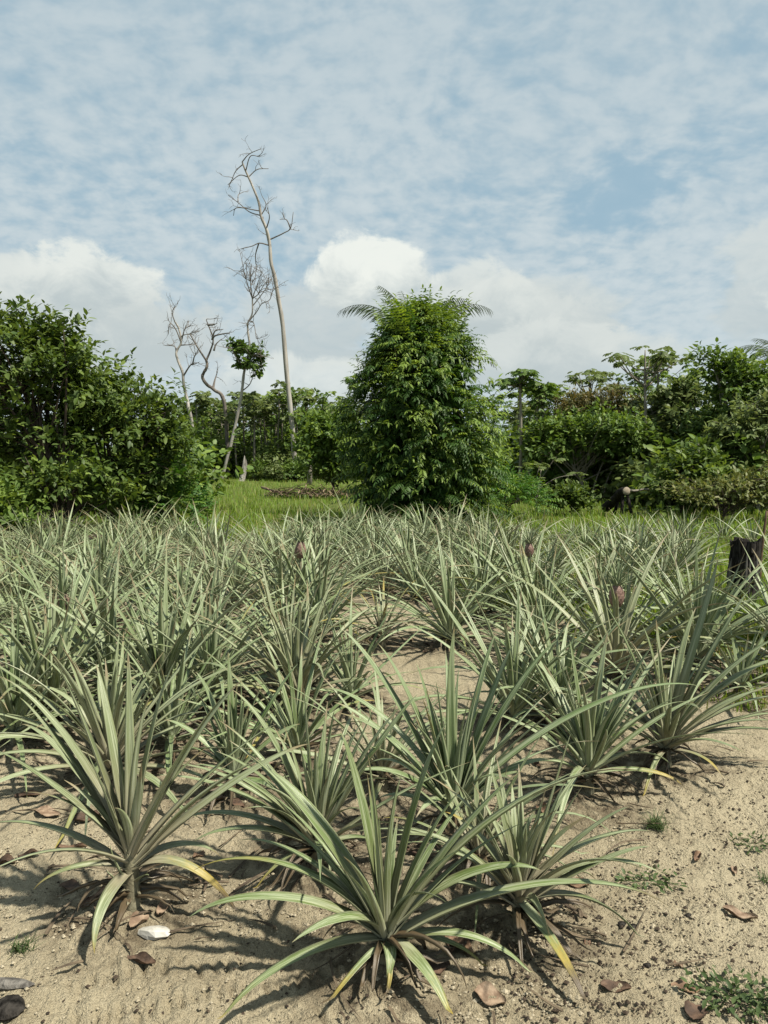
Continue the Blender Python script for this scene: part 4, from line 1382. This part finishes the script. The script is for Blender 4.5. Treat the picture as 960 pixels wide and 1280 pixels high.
def dead_tree(name, label, Y, trunk, branches, r0, seed, twigs=6, mat=B_DEAD, ground=None, wood_r=0.5, twig_len=0.9, tip_r=.35):
    rng = np.random.default_rng(seed)
    pts = [at(*zp(*p), Y) for p in trunk]
    b = pts[0].copy()
    b[2] = -0.2
    pts[0] = b
    root = empty(name, (b[0], b[1], 0), label, 'dead tree')
    o = np.array([b[0], b[1], 0])
    path = spline(pts, 40) - o
    path[:, 1] += np.cumsum(rng.normal(0, .03, 40))
    mb = MB()
    rr = np.linspace(r0, r0 * tip_r, 40)
    rr[0] *= 1.3
    mb.tube(path, rr * (1 + .06 * rng.normal(size=40)), 10)
    mb.build('trunk', mat, root)
    for br in branches:
        bp = np.array([at(*zp(*p), Y) for p in br]) - o
        j = np.argmin(np.linalg.norm(path[:, [0, 2]] - bp[0][[0, 2]], axis=1))
        dy = rng.normal(0, .55)
        bp[:, 1] = path[j, 1] + np.linspace(0, 1, len(bp)) * dy
        if np.linalg.norm(path[j] - bp[0]) < 0.6: bp[0] = path[j]
        m = MB()
        n = 6 * len(bp)
        pp = spline(bp, n)
        r = max(rr[j] * wood_r, .03)
        m.tube(pp, np.linspace(r, .014, n), 7)
        for t in range(twigs):
            k = int(rng.integers(n // 3, n))
            d = nrm(pp[k] - pp[max(k - 3, 0)])
            q, pth = pp[k], [pp[k]]
            d = nrm(d + rng.normal(0, .8, 3))
            for s_ in range(4):
                d = nrm(d + rng.normal(0, .24, 3) + np.array([0, 0, .08]))
                q = q + d * rng.uniform(.5, 1.1) * twig_len / 4
                pth.append(q)
            m.tube(spline(pth, 9), np.linspace(.016, .006, 9), 4, cap=False)
            for s2 in range(3):
                q2 = pth[int(rng.integers(1, 5))]
                e2 = q2 + nrm(d + rng.normal(0, .7, 3)) * twig_len * rng.uniform(.2, .45)
                m.tube(spline([q2, (q2 + e2) / 2 + rng.normal(0, .04, 3), e2], 5), np.linspace(.010, .005, 5), 3, cap=False)
        m.build('branch', B_TWIG, root)
    return root


dead_tree('dead_tree', 'very tall bare bleached tree trunk rising far above all other trees', 42,
          [(562, 1250), (555, 1130), (545, 1020), (530, 880), (515, 700), (500, 610), (485, 520), (472, 470), (467, 400), (455, 345), (436, 300), (428, 250), (405, 190), (376, 125), (365, 96)],
          [[(436, 302), (392, 281), (350, 245), (308, 212)], [(395, 283), (345, 264), (328, 290)], [(476, 378), (520, 360), (546, 342), (556, 285)], [(545, 345), (530, 312), (505, 310)],
           [(465, 418), (430, 398), (400, 410), (360, 420)], [(425, 400), (410, 440), (412, 490)], [(366, 97), (395, 75), (442, 63)], [(374, 125), (400, 85), (440, 98)], [(385, 155), (420, 122), (462, 118)],
           [(378, 160), (350, 140), (305, 170)], [(366, 110), (340, 130), (320, 175)], [(468, 470), (462, 400), (445, 325), (438, 290)], [(440, 300), (455, 260), (440, 225)], [(350, 245), (342, 205), (345, 180)],
           [(458, 345), (470, 310), (465, 280)]],
          .15, 1, 2, tip_r=.28, twig_len=.8, wood_r=.45)
mt = dead_tree('dead_tree', 'pale crooked half dead tree with a fan of fine twigs and one leafy clump', 41,
          [(283, 1245), (320, 1160), (345, 1050), (364, 950), (372, 880), (392, 790), (385, 715), (388, 692), (402, 660), (403, 605)],
          [[(403, 605), (385, 550), (372, 500), (365, 460)], [(403, 605), (420, 560), (440, 510)], [(403, 605), (398, 540), (405, 480)], [(390, 692), (420, 655), (440, 626), (470, 612), (484, 570)],
           [(440, 626), (450, 570), (470, 530)], [(403, 608), (430, 590), (455, 555)], [(388, 690), (412, 700), (425, 760)], [(366, 945), (395, 920), (410, 870)], [(376, 870), (350, 830), (330, 790)],
           [(380, 850), (410, 820), (440, 815)], [(404, 606), (390, 570), (395, 520)]],
          .09, 2, 8, tip_r=.4, twig_len=1.1)
lc = MB()
rngc = np.random.default_rng(9)
o_ = np.array(mt.location)
bl = []
for cx, cy, rx, ry in [(350, 790, 45, 40), (400, 800, 45, 40), (435, 825, 35, 32), (385, 850, 55, 35), (425, 880, 22, 28), (330, 770, 28, 20)]:
    c_ = at(*zp(cx, cy), 41) - o_
    bl.append((c_[0], c_[1], c_[2], rx / 2.975 / FPX * 41, rx / 2.975 / FPX * 41, ry / 2.975 / FPX * 41))
P_, O_, _r = blob_points(rngc, bl, 150, .2, .5)
shoots(lc, rngc, P_, O_, 6, .3, .27, T_WIDE, .3, young=.1)
lc.build('leaf_clump', F_MID, mt)
dead_tree('dead_tree', 'leftmost short dead tree with forked bare grey limbs', 40,
          [(190, 1160), (180, 1080), (165, 1000), (150, 930), (145, 880), (125, 830), (121, 800), (138, 765), (128, 715), (115, 690)],
          [[(121, 805), (105, 778), (60, 770)], [(132, 770), (120, 720), (100, 700), (95, 742)], [(135, 778), (176, 775)], [(137, 765), (150, 722), (165, 708)], [(149, 890), (180, 852), (212, 846)], [(182, 850), (190, 825), (200, 815)],
           [(115, 690), (108, 660), (118, 640)], [(136, 745), (150, 740), (178, 735)]],
          .09, 3, 5, tip_r=.45, twig_len=.8, wood_r=.7)
dead_tree('dead_tree', 'dead tree with dark twisted limbs, second from the left', 43,
          [(310, 1160), (300, 1000), (262, 945), (235, 925), (218, 895), (236, 860), (233, 832)],
          [[(233, 835), (205, 790), (178, 742), (172, 760)], [(235, 835), (250, 795), (258, 755), (240, 705), (232, 682), (246, 680)], [(240, 705), (262, 706), (282, 704)], [(257, 755), (272, 745), (320, 738), (326, 745)], [(262, 800), (270, 775), (290, 755)],
           [(262, 940), (260, 905), (267, 868)], [(255, 760), (268, 728), (300, 722)]],
          .105, 4, 3, tip_r=.7, twig_len=.7, wood_r=.8, mat=B_TWIG)

# ------------------------------------------------------------------ stumps, log, post, brush
def rough_post(name, label, cat, loc, H, R, mat, seed, jag=.12, lean=(0, 0), taper=.85, mat2=None, seg=22, rings=18):
    rng = np.random.default_rng(seed)
    root = empty(name, loc, label, cat)
    mb = MB()
    th = np.linspace(0, 2 * math.pi, seg, endpoint=False)
    fl = 1 + .10 * np.sin(3 * th + 1) + .07 * np.sin(7 * th) + .06 * rng.normal(size=seg)
    V = []
    topz = H - jag * np.abs(np.sin(1.5 * th + .7)) - jag * .6 * rng.random(seg)
    for i in range(rings):
        t = i / (rings - 1)
        r = R * (1.15 - .25 * min(1, t * 4)) * (1 - (1 - taper) * t) * fl * (1 + .05 * rng.normal(size=seg))
        V.append(np.stack([np.cos(th) * r + lean[0] * t, np.sin(th) * r + lean[1] * t, -.1 + (topz + .1) * t], -1))
    for f, dz in ((.75, -.02), (.45, -.07)):
        V.append(np.stack([np.cos(th) * R * taper * f * fl + lean[0], np.sin(th) * R * taper * f * fl + lean[1], topz + dz * (.5 + rng.random(seg))], -1))
    n = len(V)
    V = np.concatenate(V + [np.array([[lean[0], lean[1], H - jag * 1.2]])])
    i, j = np.meshgrid(np.arange(n - 1), np.arange(seg), indexing='ij')
    q = np.stack([i * seg + j, i * seg + (j + 1) % seg, (i + 1) * seg + (j + 1) % seg, (i + 1) * seg + j], -1).reshape(-1, 4)
    k = np.arange(seg)
    t = np.stack([np.full(seg, n * seg), (n - 1) * seg + k, (n - 1) * seg + (k + 1) % seg], -1)
    mb.add(V, q, t)
    mb.build('trunk', mat, root, smooth=False)
    if mat2:
        for kk in range(9):                                             # splinters of grey wood standing on the charred face
            a = rng.uniform(0, 6.28) if kk > 4 else rng.uniform(-2.6, -.8)
            r = R * 1.0
            z0, L = rng.uniform(.1, H * .5), rng.uniform(.15, .45)
            c, s = math.cos(a), math.sin(a)
            pth = spline([[c * r, s * r, z0], [c * r * .99, s * r * .99, z0 + L * .5], [c * r * .95, s * r * .95, z0 + L]], 6)
            m2 = MB()
            m2.tube(pth, [.004, .012, .016, .015, .010, .003], 5)
            m2.build('splinter', mat2, root, smooth=False)
    return root


sb = gp(930, 762)
rough_post('charred_stump', 'black charred tree stump with a jagged top, standing in the field at right', 'stump', (sb[0], sb[1], float(gh(sb[0], sb[1]))), Z(668, sb[1]), 0.165, B_CHAR, 5, .055, (.0, 0), .92, B_CHARG)
# thin reddish stick rising behind it
g = G(957, 8.4)
st = MB()
st.tube(spline([[0, 0, -.05], [-.01, 0, .35], [.015, 0, .7], [.04, 0, .98]], 10), np.linspace(.022, .012, 10), 7)
o = st.build('stick', mat_simple('reddish_stick', (.10, .06, .035), (.20, .13, .08), .9, 12, .4))
o.location = g
tag(o, 'thin reddish brown stick standing behind the charred stump', 'stick')

rough_post('pale_stump', 'small pale pointed stump at the far meadow edge', 'stump', G(301, 40.5), 1.45, .15, B_DEAD, 6, .55, (.25, 0), .5)
g = G(387, 36)
pm = MB()
pm.tube([[0, 0, -.2], [0, 0, .6], [.02, 0, 1.25], [.02, 0, 1.30]], [.12, .11, .10, .06], 8)
o = pm.build('fence_post', B_PALE)
o.location = g
tag(o, 'short grey wooden post between the meadow and the bright green bush', 'post')
g = G(873, 21)
pm = MB()
pm.tube([[0, 0, -.2], [.01, 0, 1.2], [.0, 0, Z(556, 21)], [.0, 0, Z(555, 21)]], [.035, .033, .03, .02], 8)
o = pm.build('fence_post', B_DEAD)
o.location = g
tag(o, 'thin pale pole end showing among the right bushes', 'post')


def cut_log():
    Y = 18.9
    c = at(783, 614, Y)
    root = empty('cut_log', (c[0], c[1], 0), 'dark lying log with pale sawn end and bare side branch in the grass', 'log')
    d = nrm(np.array([-0.22, 1.0, 0.02]))
    z = float(c[2])
    mb = MB()
    p0 = np.array([0, 0, z])
    path = [p0, p0 + d * .25 + np.array([0, 0, -.05]), p0 + d * .6 + np.array([.05, 0, -.25]), p0 + d * 1.2 + np.array([.1, 0, -.52])]
    mb.tube(spline(path, 10), np.linspace(.108, .125, 10), 14)
    lg = mb.build('log_body', B_CHAR, root)
    cu = MB()
    cu.tube([p0 - d * .012, p0 - d * .002], [.098, .104], 16)
    cu.build('sawn_end', M_CUT, root)
    br = MB()
    s = p0 + d * .15 + np.array([.1, 0, .02])
    br.tube(spline([s, s + np.array([.22, .1, -.03]), s + np.array([.45, .15, .01]), s + np.array([.60, .15, .0])], 8), [.036, .033, .03, .03, .028, .026, .026, .02], 8)
    br.build('side_branch', B_PALE, root)
    for a, b in (((-.05, .1, z - .07), (-.14, -.1, 0)), ((.05, .1, z - .07), (.12, -.12, 0)), ((0, .5, z - .15), (-.15, .5, 0))):
        pr = MB()
        pr.tube([a, b], [.035, .045], 6)
        pr.build('prop_root', B_CHAR, root)


cut_log()


def brush_pile():
    rng = np.random.default_rng(14)
    g = gp(388, 622)
    root = empty('brush_pile', (g[0], g[1], 0), 'heap of dry brown palm litter lying in the meadow before the dense tree', 'brush pile')
    mb = MB()
    for i in range(260):
        a = rng.uniform(0, 6.28)
        r = rng.random() ** .5
        p = np.array([math.cos(a) * r * 1.6, math.sin(a) * r * .9, .08 + .4 * (1 - r) * rng.random()])
        az = rng.uniform(0, 6.28)
        P = arc_path(p, az, rng.uniform(.3, .8), rng.uniform(-5, 50), rng.uniform(30, 90), 6, rng.normal(0, .3), .02)
        add_leaf(mb, P, az, rng.uniform(.012, .028), 1.0, 1.2, .4, rng.uniform(-1, 1))
    mb.build('dry_fronds', [M_HUSK, M_HUSK], root)
    m2 = MB()
    for i in range(9):
        a = rng.uniform(0, 6.28)
        p = np.array([rng.uniform(-1.2, .6), rng.uniform(-.5, .5), .15])
        m2.tube([p, p + np.array([math.cos(a) * .8, math.sin(a) * .3, rng.uniform(-.05, .25)])], [.035, .02], 6)
    m2.build('dead_sticks', B_DARK, root)


brush_pile()
# fallen trunk under the left shrub
g = G(100, 13.1)
fm = MB()
fm.tube(spline([[-.75, 0, .1], [0, .05, .13], [.7, .0, .10]], 12), np.linspace(.09, .06, 12), 10)
o = fm.build('fallen_trunk', B_DARK)
o.location = g
tag(o, 'brown fallen trunk lying under the left trees', 'log')


# ------------------------------------------------------------------ grass
def grass(name, n, region, hmin, hmax, w, seed, dry=.15, mat=F_GRASS):
    rng = np.random.default_rng(seed)
    pts = region(rng, n)
    n = len(pts)
    z = gh(pts[:, 0], pts[:, 1])
    H = rng.uniform(hmin, hmax, n)
    az = rng.uniform(0, 6.28, n)
    lean = rng.uniform(.1, .75, n)
    d = np.stack([np.cos(az), np.sin(az), 0 * az], -1)
    s = np.stack([-np.sin(az), np.cos(az), 0 * az], -1) * w * rng.uniform(.6, 1.3, n)[:, None]
    b = np.stack([pts[:, 0], pts[:, 1], z - .01], -1)
    m = b + d * (H * lean * .3)[:, None] + np.array([0, 0, 1.0]) * (H * .6)[:, None]
    t = b + d * (H * lean)[:, None] + np.array([0, 0, 1.0]) * (H * (1 - .3 * lean))[:, None]
    V = np.stack([b - s, b + s, m + s * .7, m - s * .7, t], 1).reshape(-1, 3)
    k = np.arange(n) * 5
    q = np.stack([k, k + 1, k + 2, k + 3], -1)
    tr = np.stack([k + 3, k + 2, k + 4], -1)
    a = np.zeros((n, 5, 3))
    a[..., 1] = np.array([0, 0, .6, .6, 1])
    a[..., 2] = ((rng.random(n) < dry) * rng.uniform(.4, 1, n))[:, None]
    mb = MB()
    mb.add(V, q, tr, a.reshape(-1, 3))
    return tag(mb.build(name, mat), kind='stuff')


def reg_meadow(rng, n):
    Yq = 13.6 + 38 * rng.random(n) ** 1.6
    px = rng.uniform(-40, 1010, n)
    x = (px - 480) / FPX * Yq
    keep = vnoise(x * .8, Yq * .8) > -.34
    return np.stack([x, Yq], -1)[keep]


def reg_right(rng, n):
    Yq = rng.uniform(6.4, 14.5, n)
    px = rng.uniform(560, 1010, n)
    x = (px - 480) / FPX * Yq
    k = (px - 560) / 400 + (Yq - 9) / 8 + 1.2 * vnoise(x * 1.1, Yq * 1.1) > .45
    return np.stack([x, Yq], -1)[k]


def reg_corner(rng, n):
    px = rng.uniform(815, 1000, n)
    py = rng.uniform(745, 890, n)
    P = np.array([gp(a, b)[:2] for a, b in zip(px, py)])
    k = ((px - 815) / 130 - (py - 800) / 150 + 2.2 * vnoise(P[:, 0] * 3, P[:, 1] * 3) + .5 * rng.normal(size=n)) > .3
    return P[k]


def reg_left(rng, n):
    Yq = rng.uniform(8.5, 14, n)
    px = rng.uniform(-40, 600, n)
    x = (px - 480) / FPX * Yq
    k = vnoise(x * 1.3, Yq * 1.3) + (Yq - 12) / 8 > .02
    return np.stack([x, Yq], -1)[k]


grass('grass', 60000, reg_meadow, .10, .26, .009, 61, .12)
grass('grass', 22000, reg_right, .10, .36, .006, 62, .2)
grass('grass', 4200, reg_corner, .05, .20, .004, 63, .2)
grass('grass', 7000, reg_left, .08, .25, .006, 64, .35)

# ------------------------------------------------------------------ things lying on the sand
def dry_leaf(px, py, L, w, rot, curl, seed, label, group='dry brown leaves on the sand'):
    rng = np.random.default_rng(seed)
    g = ground_pt(px, py)
    nu, nv = 17, 9
    V, A = [], []
    for i in range(nu):
        u = i / (nu - 1)
        hw = w * math.sin(math.pi * (.04 + .93 * u) ** .85) ** .8 + .001
        for j in range(nv):
            s = j / (nv - 1) * 2 - 1
            x = (u - .5) * L
            y = s * hw
            zz = .006 + curl * (abs(s) ** 1.4) * hw * .9 * (.7 + .3 * math.sin(4 * u + seed)) + .22 * curl * L * (u - .5) ** 2 * 2 + .004 * math.sin(9 * u + 3 * s + seed) * abs(s) + .0008 * rng.normal() + (.003 if j == nv // 2 else 0)
            V.append([x, y * (1 - .35 * abs(s) * min(curl, 1.2)), zz])
    V = np.array(V)
    c, s_ = math.cos(rot), math.sin(rot)
    V = np.stack([V[:, 0] * c - V[:, 1] * s_, V[:, 0] * s_ + V[:, 1] * c, V[:, 2]], -1)
    gz = gh(V[:, 0] + g[0], V[:, 1] + g[1]) - g[2]
    V[:, 2] += np.clip(gz, -.02, .03) - .003
    V2 = V - np.array([0, 0, .0015])
    i, j = np.meshgrid(np.arange(nu - 1), np.arange(nv - 1), indexing='ij')
    q = np.stack([i * nv + j, (i + 1) * nv + j, (i + 1) * nv + j + 1, i * nv + j + 1], -1).reshape(-1, 4)
    N = nu * nv
    ring = [(a, 0) for a in range(nu)] + [(nu - 1, b) for b in range(1, nv)] + [(a, nv - 1) for a in range(nu - 2, -1, -1)] + [(0, b) for b in range(nv - 2, 0, -1)]
    r = np.array([a * nv + b for a, b in ring])
    r2 = np.roll(r, -1)
    side = np.stack([r, r2, r2 + N, r + N], -1)
    mb = MB()
    mb.add(np.concatenate([V, V2]), np.concatenate([q, q[:, ::-1] + N, side]))
    o = mb.build('dry_leaf', (M_DRYLEAF, M_DRYTAN, M_DRYDARK)[seed * 7 % 3 if 'dark' not in label else 2])
    o.location = (g[0], g[1], g[2])
    tag(o, label, 'leaf', group)


NAMED_LEAVES = [
    (925, 1146, .115, .034, -.5, .9, 'large curled brown leaf lying alone on the right open sand'),
    (770, 1236, .090, .032, -.2, .5, 'tan leaf lying on speckled sand below the black flakes'),
    (872, 1074, .070, .020, .9, 1.3, 'small rolled brown leaf standing on edge right of the grass tuft'),
    (917, 1090, .050, .018, 1.4, 1.1, 'tiny crumpled brown leaf near the rolled brown leaf'),
    (871, 1268, .080, .040, .8, .6, 'reddish tan leaf beside the green weed at the bottom right'),
    (857, 1236, .085, .030, -.3, .3, 'pale grey leaf beside the bottom right weed'),
    (613, 1250, .10, .045, -.6, .7, 'wide brown leaf under the right leaves of the front plant'),
    (546, 1210, .09, .032, .3, .5, 'orange brown leaf close to the foot of the front plant'),
    (722, 1106, .10, .036, .1, .4, 'flat orange brown leaf right of the small plant stem'),
    (37, 1072, .085, .022, .6, 1.2, 'curled dark brown leaf on the sand at the left edge'),
    (8, 1080, .075, .034, .2, .8, 'brown leaf cut by the left picture edge'),
    (88, 1110, .09, .034, -.3, .5, 'dark brown leaf under the yellow tipped left leaf'),
    (60, 1018, .12, .045, -.2, .6, 'broad pale brown leaf behind the left front plant'),
    (110, 1024, .13, .05, .5, .7, 'broad reddish brown leaf in the shade of the left front plant'),
    (90, 1062, .12, .024, .15, .9, 'long narrow brown leaf beneath the left arching leaf'),
    (205, 1138, .07, .026, 1.2, 1.0, 'orange brown leaf standing at the foot of the left front plant'),
    (35, 995, .12, .03, .2, .5, 'brown leaf on sand under the left edge plant'),
    (735, 1180, .035, .012, 1.0, .5, 'tiny brown leaf scrap right of the small plant'),
    (848, 1208, .035, .016, .3, .8, 'tiny red brown leaf scrap in the open sand'),
]
for k, (px, py, L, w, rot, curl, lab) in enumerate(NAMED_LEAVES):
    dry_leaf(px, py, L, w, rot, curl, 700 + k, lab)
rngl = np.random.default_rng(33)
cnt = 0
for k in range(400):
    if cnt >= 58: break
    i = int(rngl.integers(0, 22))
    bx, by = PLANTS[i]
    a, r = rngl.uniform(0, 6.28), rngl.uniform(.08, .38)
    px, py = project(bx + math.cos(a) * r, by + math.sin(a) * r, 0)
    if not (5 < px < 955 and 700 < py < 1265): continue
    if px > 760 and py > 1000: continue
    dry_leaf(px, py, rngl.uniform(.06, .14), rngl.uniform(.014, .04), rngl.uniform(0, 6.28), rngl.uniform(.3, 1.2), 800 + k,
             'brown fallen leaf in the litter round the plant feet', 'fallen leaves round the plant feet')
    cnt += 1


def pebble(name, px, py, size, mat, seed, label, cat, lift=.4):
    rng = np.random.default_rng(seed)
    g = ground_pt(px, py)
    nu, nv = 9, 5
    V = []
    for j in range(nv):
        ph = math.pi * (j + .5) / nv
        for i in range(nu):
            t = 2 * math.pi * i / nu
            r = 1 + .14 * math.sin(2 * t + seed) + .10 * math.sin(3 * t + ph * 2 + seed) + .05 * rng.normal()
            V.append([math.sin(ph) * math.cos(t) * r * size[0], math.sin(ph) * math.sin(t) * r * size[1], math.cos(ph) * size[2] * (1 + .2 * math.cos(t + seed))])
    V = np.array(V + [[0, 0, size[2]], [0, 0, -size[2]]])
    i, j = np.meshgrid(np.arange(nv - 1), np.arange(nu), indexing='ij')
    q = np.stack([i * nu + j, (i + 1) * nu + j, (i + 1) * nu + (j + 1) % nu, i * nu + (j + 1) % nu], -1).reshape(-1, 4)
    k = np.arange(nu)
    t = np.concatenate([np.stack([np.full(nu, nv * nu), k, (k + 1) % nu], -1), np.stack([np.full(nu, nv * nu + 1), (nv - 1) * nu + (k + 1) % nu, (nv - 1) * nu + k], -1)])
    mb = MB()
    mb.add(V, q, t)
    o = mb.build(name, mat, smooth=False)
    o.location = (g[0], g[1], g[2] + size[2] * lift)
    tag(o, label, cat)
    return o


pebble('white_stone', 194, 1168, (.054, .030, .020), M_STONE, 2, 'white angular stone lying on the sand near the left front plant', 'stone')
pebble('charred_wood', 8, 1232, (.085, .022, .016), B_CHARG, 3, 'black charred wood chunk at the bottom left corner, upper one', 'wood')
pebble('charred_wood', 12, 1264, (.050, .045, .022), B_CHAR, 4, 'black charred wood chunk at the bottom left corner, lower one', 'wood')
pebble('charcoal_flake', 777, 1156, (.018, .010, .008), B_CHAR, 5, 'narrow black charcoal flake right of the small plant', 'charcoal')
pebble('charcoal_flake', 790, 1160, (.022, .016, .008), B_CHAR, 6, 'wide black charcoal flake beside the narrow one', 'charcoal')
pebble('charcoal_flake', 860, 1145, (.014, .011, .007), B_CHAR, 7, 'small black charcoal lump left of the large curled leaf', 'charcoal')
pebble('charcoal_flake', 809, 1208, (.013, .010, .008), B_CHAR, 8, 'small black charcoal lump above the tan leaf', 'charcoal')


def crumbs():
    rng = np.random.default_rng(45)
    mb = MB()
    oct_v = np.array([[1, 0, 0], [-1, 0, 0], [0, 1, 0], [0, -1, 0], [0, 0, 1], [0, 0, -1]], float)
    oct_t = np.array([[0, 2, 4], [2, 1, 4], [1, 3, 4], [3, 0, 4], [2, 0, 5], [1, 2, 5], [3, 1, 5], [0, 3, 5]])
    for k in range(5200):
        if rng.random() < .72:
            px, py = rng.uniform(640, 965), rng.uniform(960, 1290)
            dens = .5 + 1.3 * math.exp(-((px - 770) / 90) ** 2 - ((py - 1180) / 75) ** 2) + .6 * math.exp(-((px - 900) / 60) ** 2 - ((py - 1000) / 60) ** 2)
            if rng.random() > dens: continue
        else:
            px, py = rng.uniform(-5, 965), rng.uniform(880, 1290)
        p = gp(px, py)
        s = abs(rng.normal(0, .0035)) + .0012
        R = nrm(oct_v * (1 + .3 * rng.normal(size=(6, 3)))) * np.array([1, rng.uniform(.5, 1), .6]) * s
        a = rng.uniform(0, 6.28)
        R = np.stack([R[:, 0] * math.cos(a) - R[:, 1] * math.sin(a), R[:, 0] * math.sin(a) + R[:, 1] * math.cos(a), R[:, 2]], -1)
        mb.add(R + np.array([p[0], p[1], float(gh(p[0], p[1])) + s * .45]), None, oct_t)
    o = mb.build('dark_crumbs', mat_simple('humus_crumbs', (.025, .019, .014), (.085, .06, .04), .9, 60, .2), smooth=False)
    tag(o, kind='stuff')


crumbs()


def weed(px, py, R, n, label, seed, style='leaf', h=.05):
    rng = np.random.default_rng(seed)
    g = ground_pt(px, py)
    root = MB()
    if style == 'grass':
        for i in range(n):
            az = rng.uniform(0, 6.28)
            P = arc_path(np.array([rng.normal(0, R * .25), rng.normal(0, R * .25), 0]), az, rng.uniform(.5, 1.1) * h * 1.6, rng.uniform(35, 85), rng.uniform(20, 90), 7, rng.normal(0, .3), .004)
            s = np.array([-math.sin(az), math.cos(az), 0]) * .0022
            w = np.linspace(1, .05, 7)[:, None]
            V = np.stack([P - s * w, P + s * w], 1).reshape(-1, 3)
            k = np.arange(6) * 2
            root.add(V, np.stack([k, k + 1, k + 3, k + 2], -1))
    else:
        ang = rng.uniform(0, 6.28, n)
        r = R * rng.random(n) ** .6
        P = np.stack([np.cos(ang) * r * 1.5, np.sin(ang) * r, rng.uniform(.004, h, n)], -1)
        P[:, 2] += gh(P[:, 0] + g[0], P[:, 1] + g[1]) - g[2]
        d = nrm(np.stack([np.cos(ang), np.sin(ang), rng.uniform(-.1, .5, n)], -1) + .5 * rng.normal(size=(n, 3)))
        place(root, T_ELL, P, d, np.array([0, 0, 1.0]) + .4 * rng.normal(size=(n, 3)), rng.uniform(.014, .032, n))
        for i in range(10):
            a = rng.uniform(0, 6.28)
            root.tube([[0, 0, 0.0], [math.cos(a) * R * .7, math.sin(a) * R * .5, h * .4], [math.cos(a) * R * 1.3, math.sin(a) * R * .9, h * .3]], [.0016, .0014, .0008], 4)
    o = root.build('weed', F_WEED)
    o.location = g
    tag(o, label, 'weed', 'weeds on the open sand')


weed(820, 1035, .07, 150, 'fine bladed green grass tuft under the dry hanging leaf', 1, 'grass', .055)
weed(812, 1104, .085, 90, 'low leafy weed right of the small plant, before the grass tuft', 2, 'leaf', .03)
weed(940, 1058, .06, 60, 'low leafy weed by the right edge above the large curled leaf', 3, 'leaf', .03)
weed(918, 1248, .10, 190, 'leafy green weed patch at the bottom right corner', 4, 'leaf', .045)
weed(945, 1262, .07, 110, 'dense green weed at the very bottom right', 5, 'leaf', .06)
weed(28, 1188, .06, 70, 'thin pale grass tuft on the sand at the lower left', 6, 'grass', .04)
weed(957, 1102, .04, 30, 'small grass tuft at the right edge of the sand', 7, 'grass', .04)


def straw():
    """loose straws and dry leaf strips lying on the soil"""
    rng = np.random.default_rng(71)
    mb = MB()
    for k in range(520):
        i = int(rng.integers(0, 26))
        bx, by = PLANTS[min(i, len(PLANTS) - 1)]
        a, r = rng.uniform(0, 6.28), rng.uniform(.05, .5)
        x, y = bx + math.cos(a) * r, by + math.sin(a) * r
        az = rng.uniform(0, 6.28)
        P = arc_path(np.array([x, y, 0]), az, rng.uniform(.05, .30), 5, 8, 7, rng.normal(0, .6), None)
        P[:, 2] = gh(P[:, 0], P[:, 1]) + .008 + rng.uniform(0, .012) + .006 * np.sin(np.linspace(0, 3.1, 7))
        add_leaf(mb, P, az, rng.uniform(.0015, .007), 1.0, 1.3, .6, rng.uniform(-1, 1))
    tag(mb.build('straw_litter', [M_STRAW, M_STRAW]), kind='stuff')


straw()


def clods():
    """sand clods and crumbs thrown over the soil"""
    rng = np.random.default_rng(46)
    mb = MB()
    ov = np.array([[1, 0, 0], [-1, 0, 0], [0, 1, 0], [0, -1, 0], [0, 0, 1], [0, 0, -1]], float)
    ot = np.array([[0, 2, 4], [2, 1, 4], [1, 3, 4], [3, 0, 4], [2, 0, 5], [1, 2, 5], [3, 1, 5], [0, 3, 5]])
    n = 15000
    px, py = rng.uniform(-10, 970, n), 880 + 410 * rng.random(n) ** .8
    P = np.array([gp(a, b)[:2] for a, b in zip(px, py)])
    keep = vnoise(P[:, 0] * 4 + 40, P[:, 1] * 4) + .5 * vnoise(P[:, 0] * 13, P[:, 1] * 13 + 8) > -.06
    tread = (px < 480) & (py > 1180) & (rng.random(n) < .8)
    P = P[keep & ~tread]
    z = gh(P[:, 0], P[:, 1])
    n = len(P)
    s = np.abs(rng.normal(0, .0032, n)) + .0014
    V = nrm(ov[None] * (1 + .35 * rng.normal(size=(n, 6, 3)))) * s[:, None, None] * np.array([1, .85, .75])
    V = V + np.stack([P[:, 0], P[:, 1], z + s * .25], -1)[:, None]
    T = (ot[None] + (np.arange(n) * 6)[:, None, None]).reshape(-1, 3)
    mb.add(V.reshape(-1, 3), None, T)
    tag(mb.build('sand_clods', mat_simple('sand_clod', (.32, .275, .19), (.52, .46, .335), .95, 40, .2), smooth=False), kind='stuff')


clods()
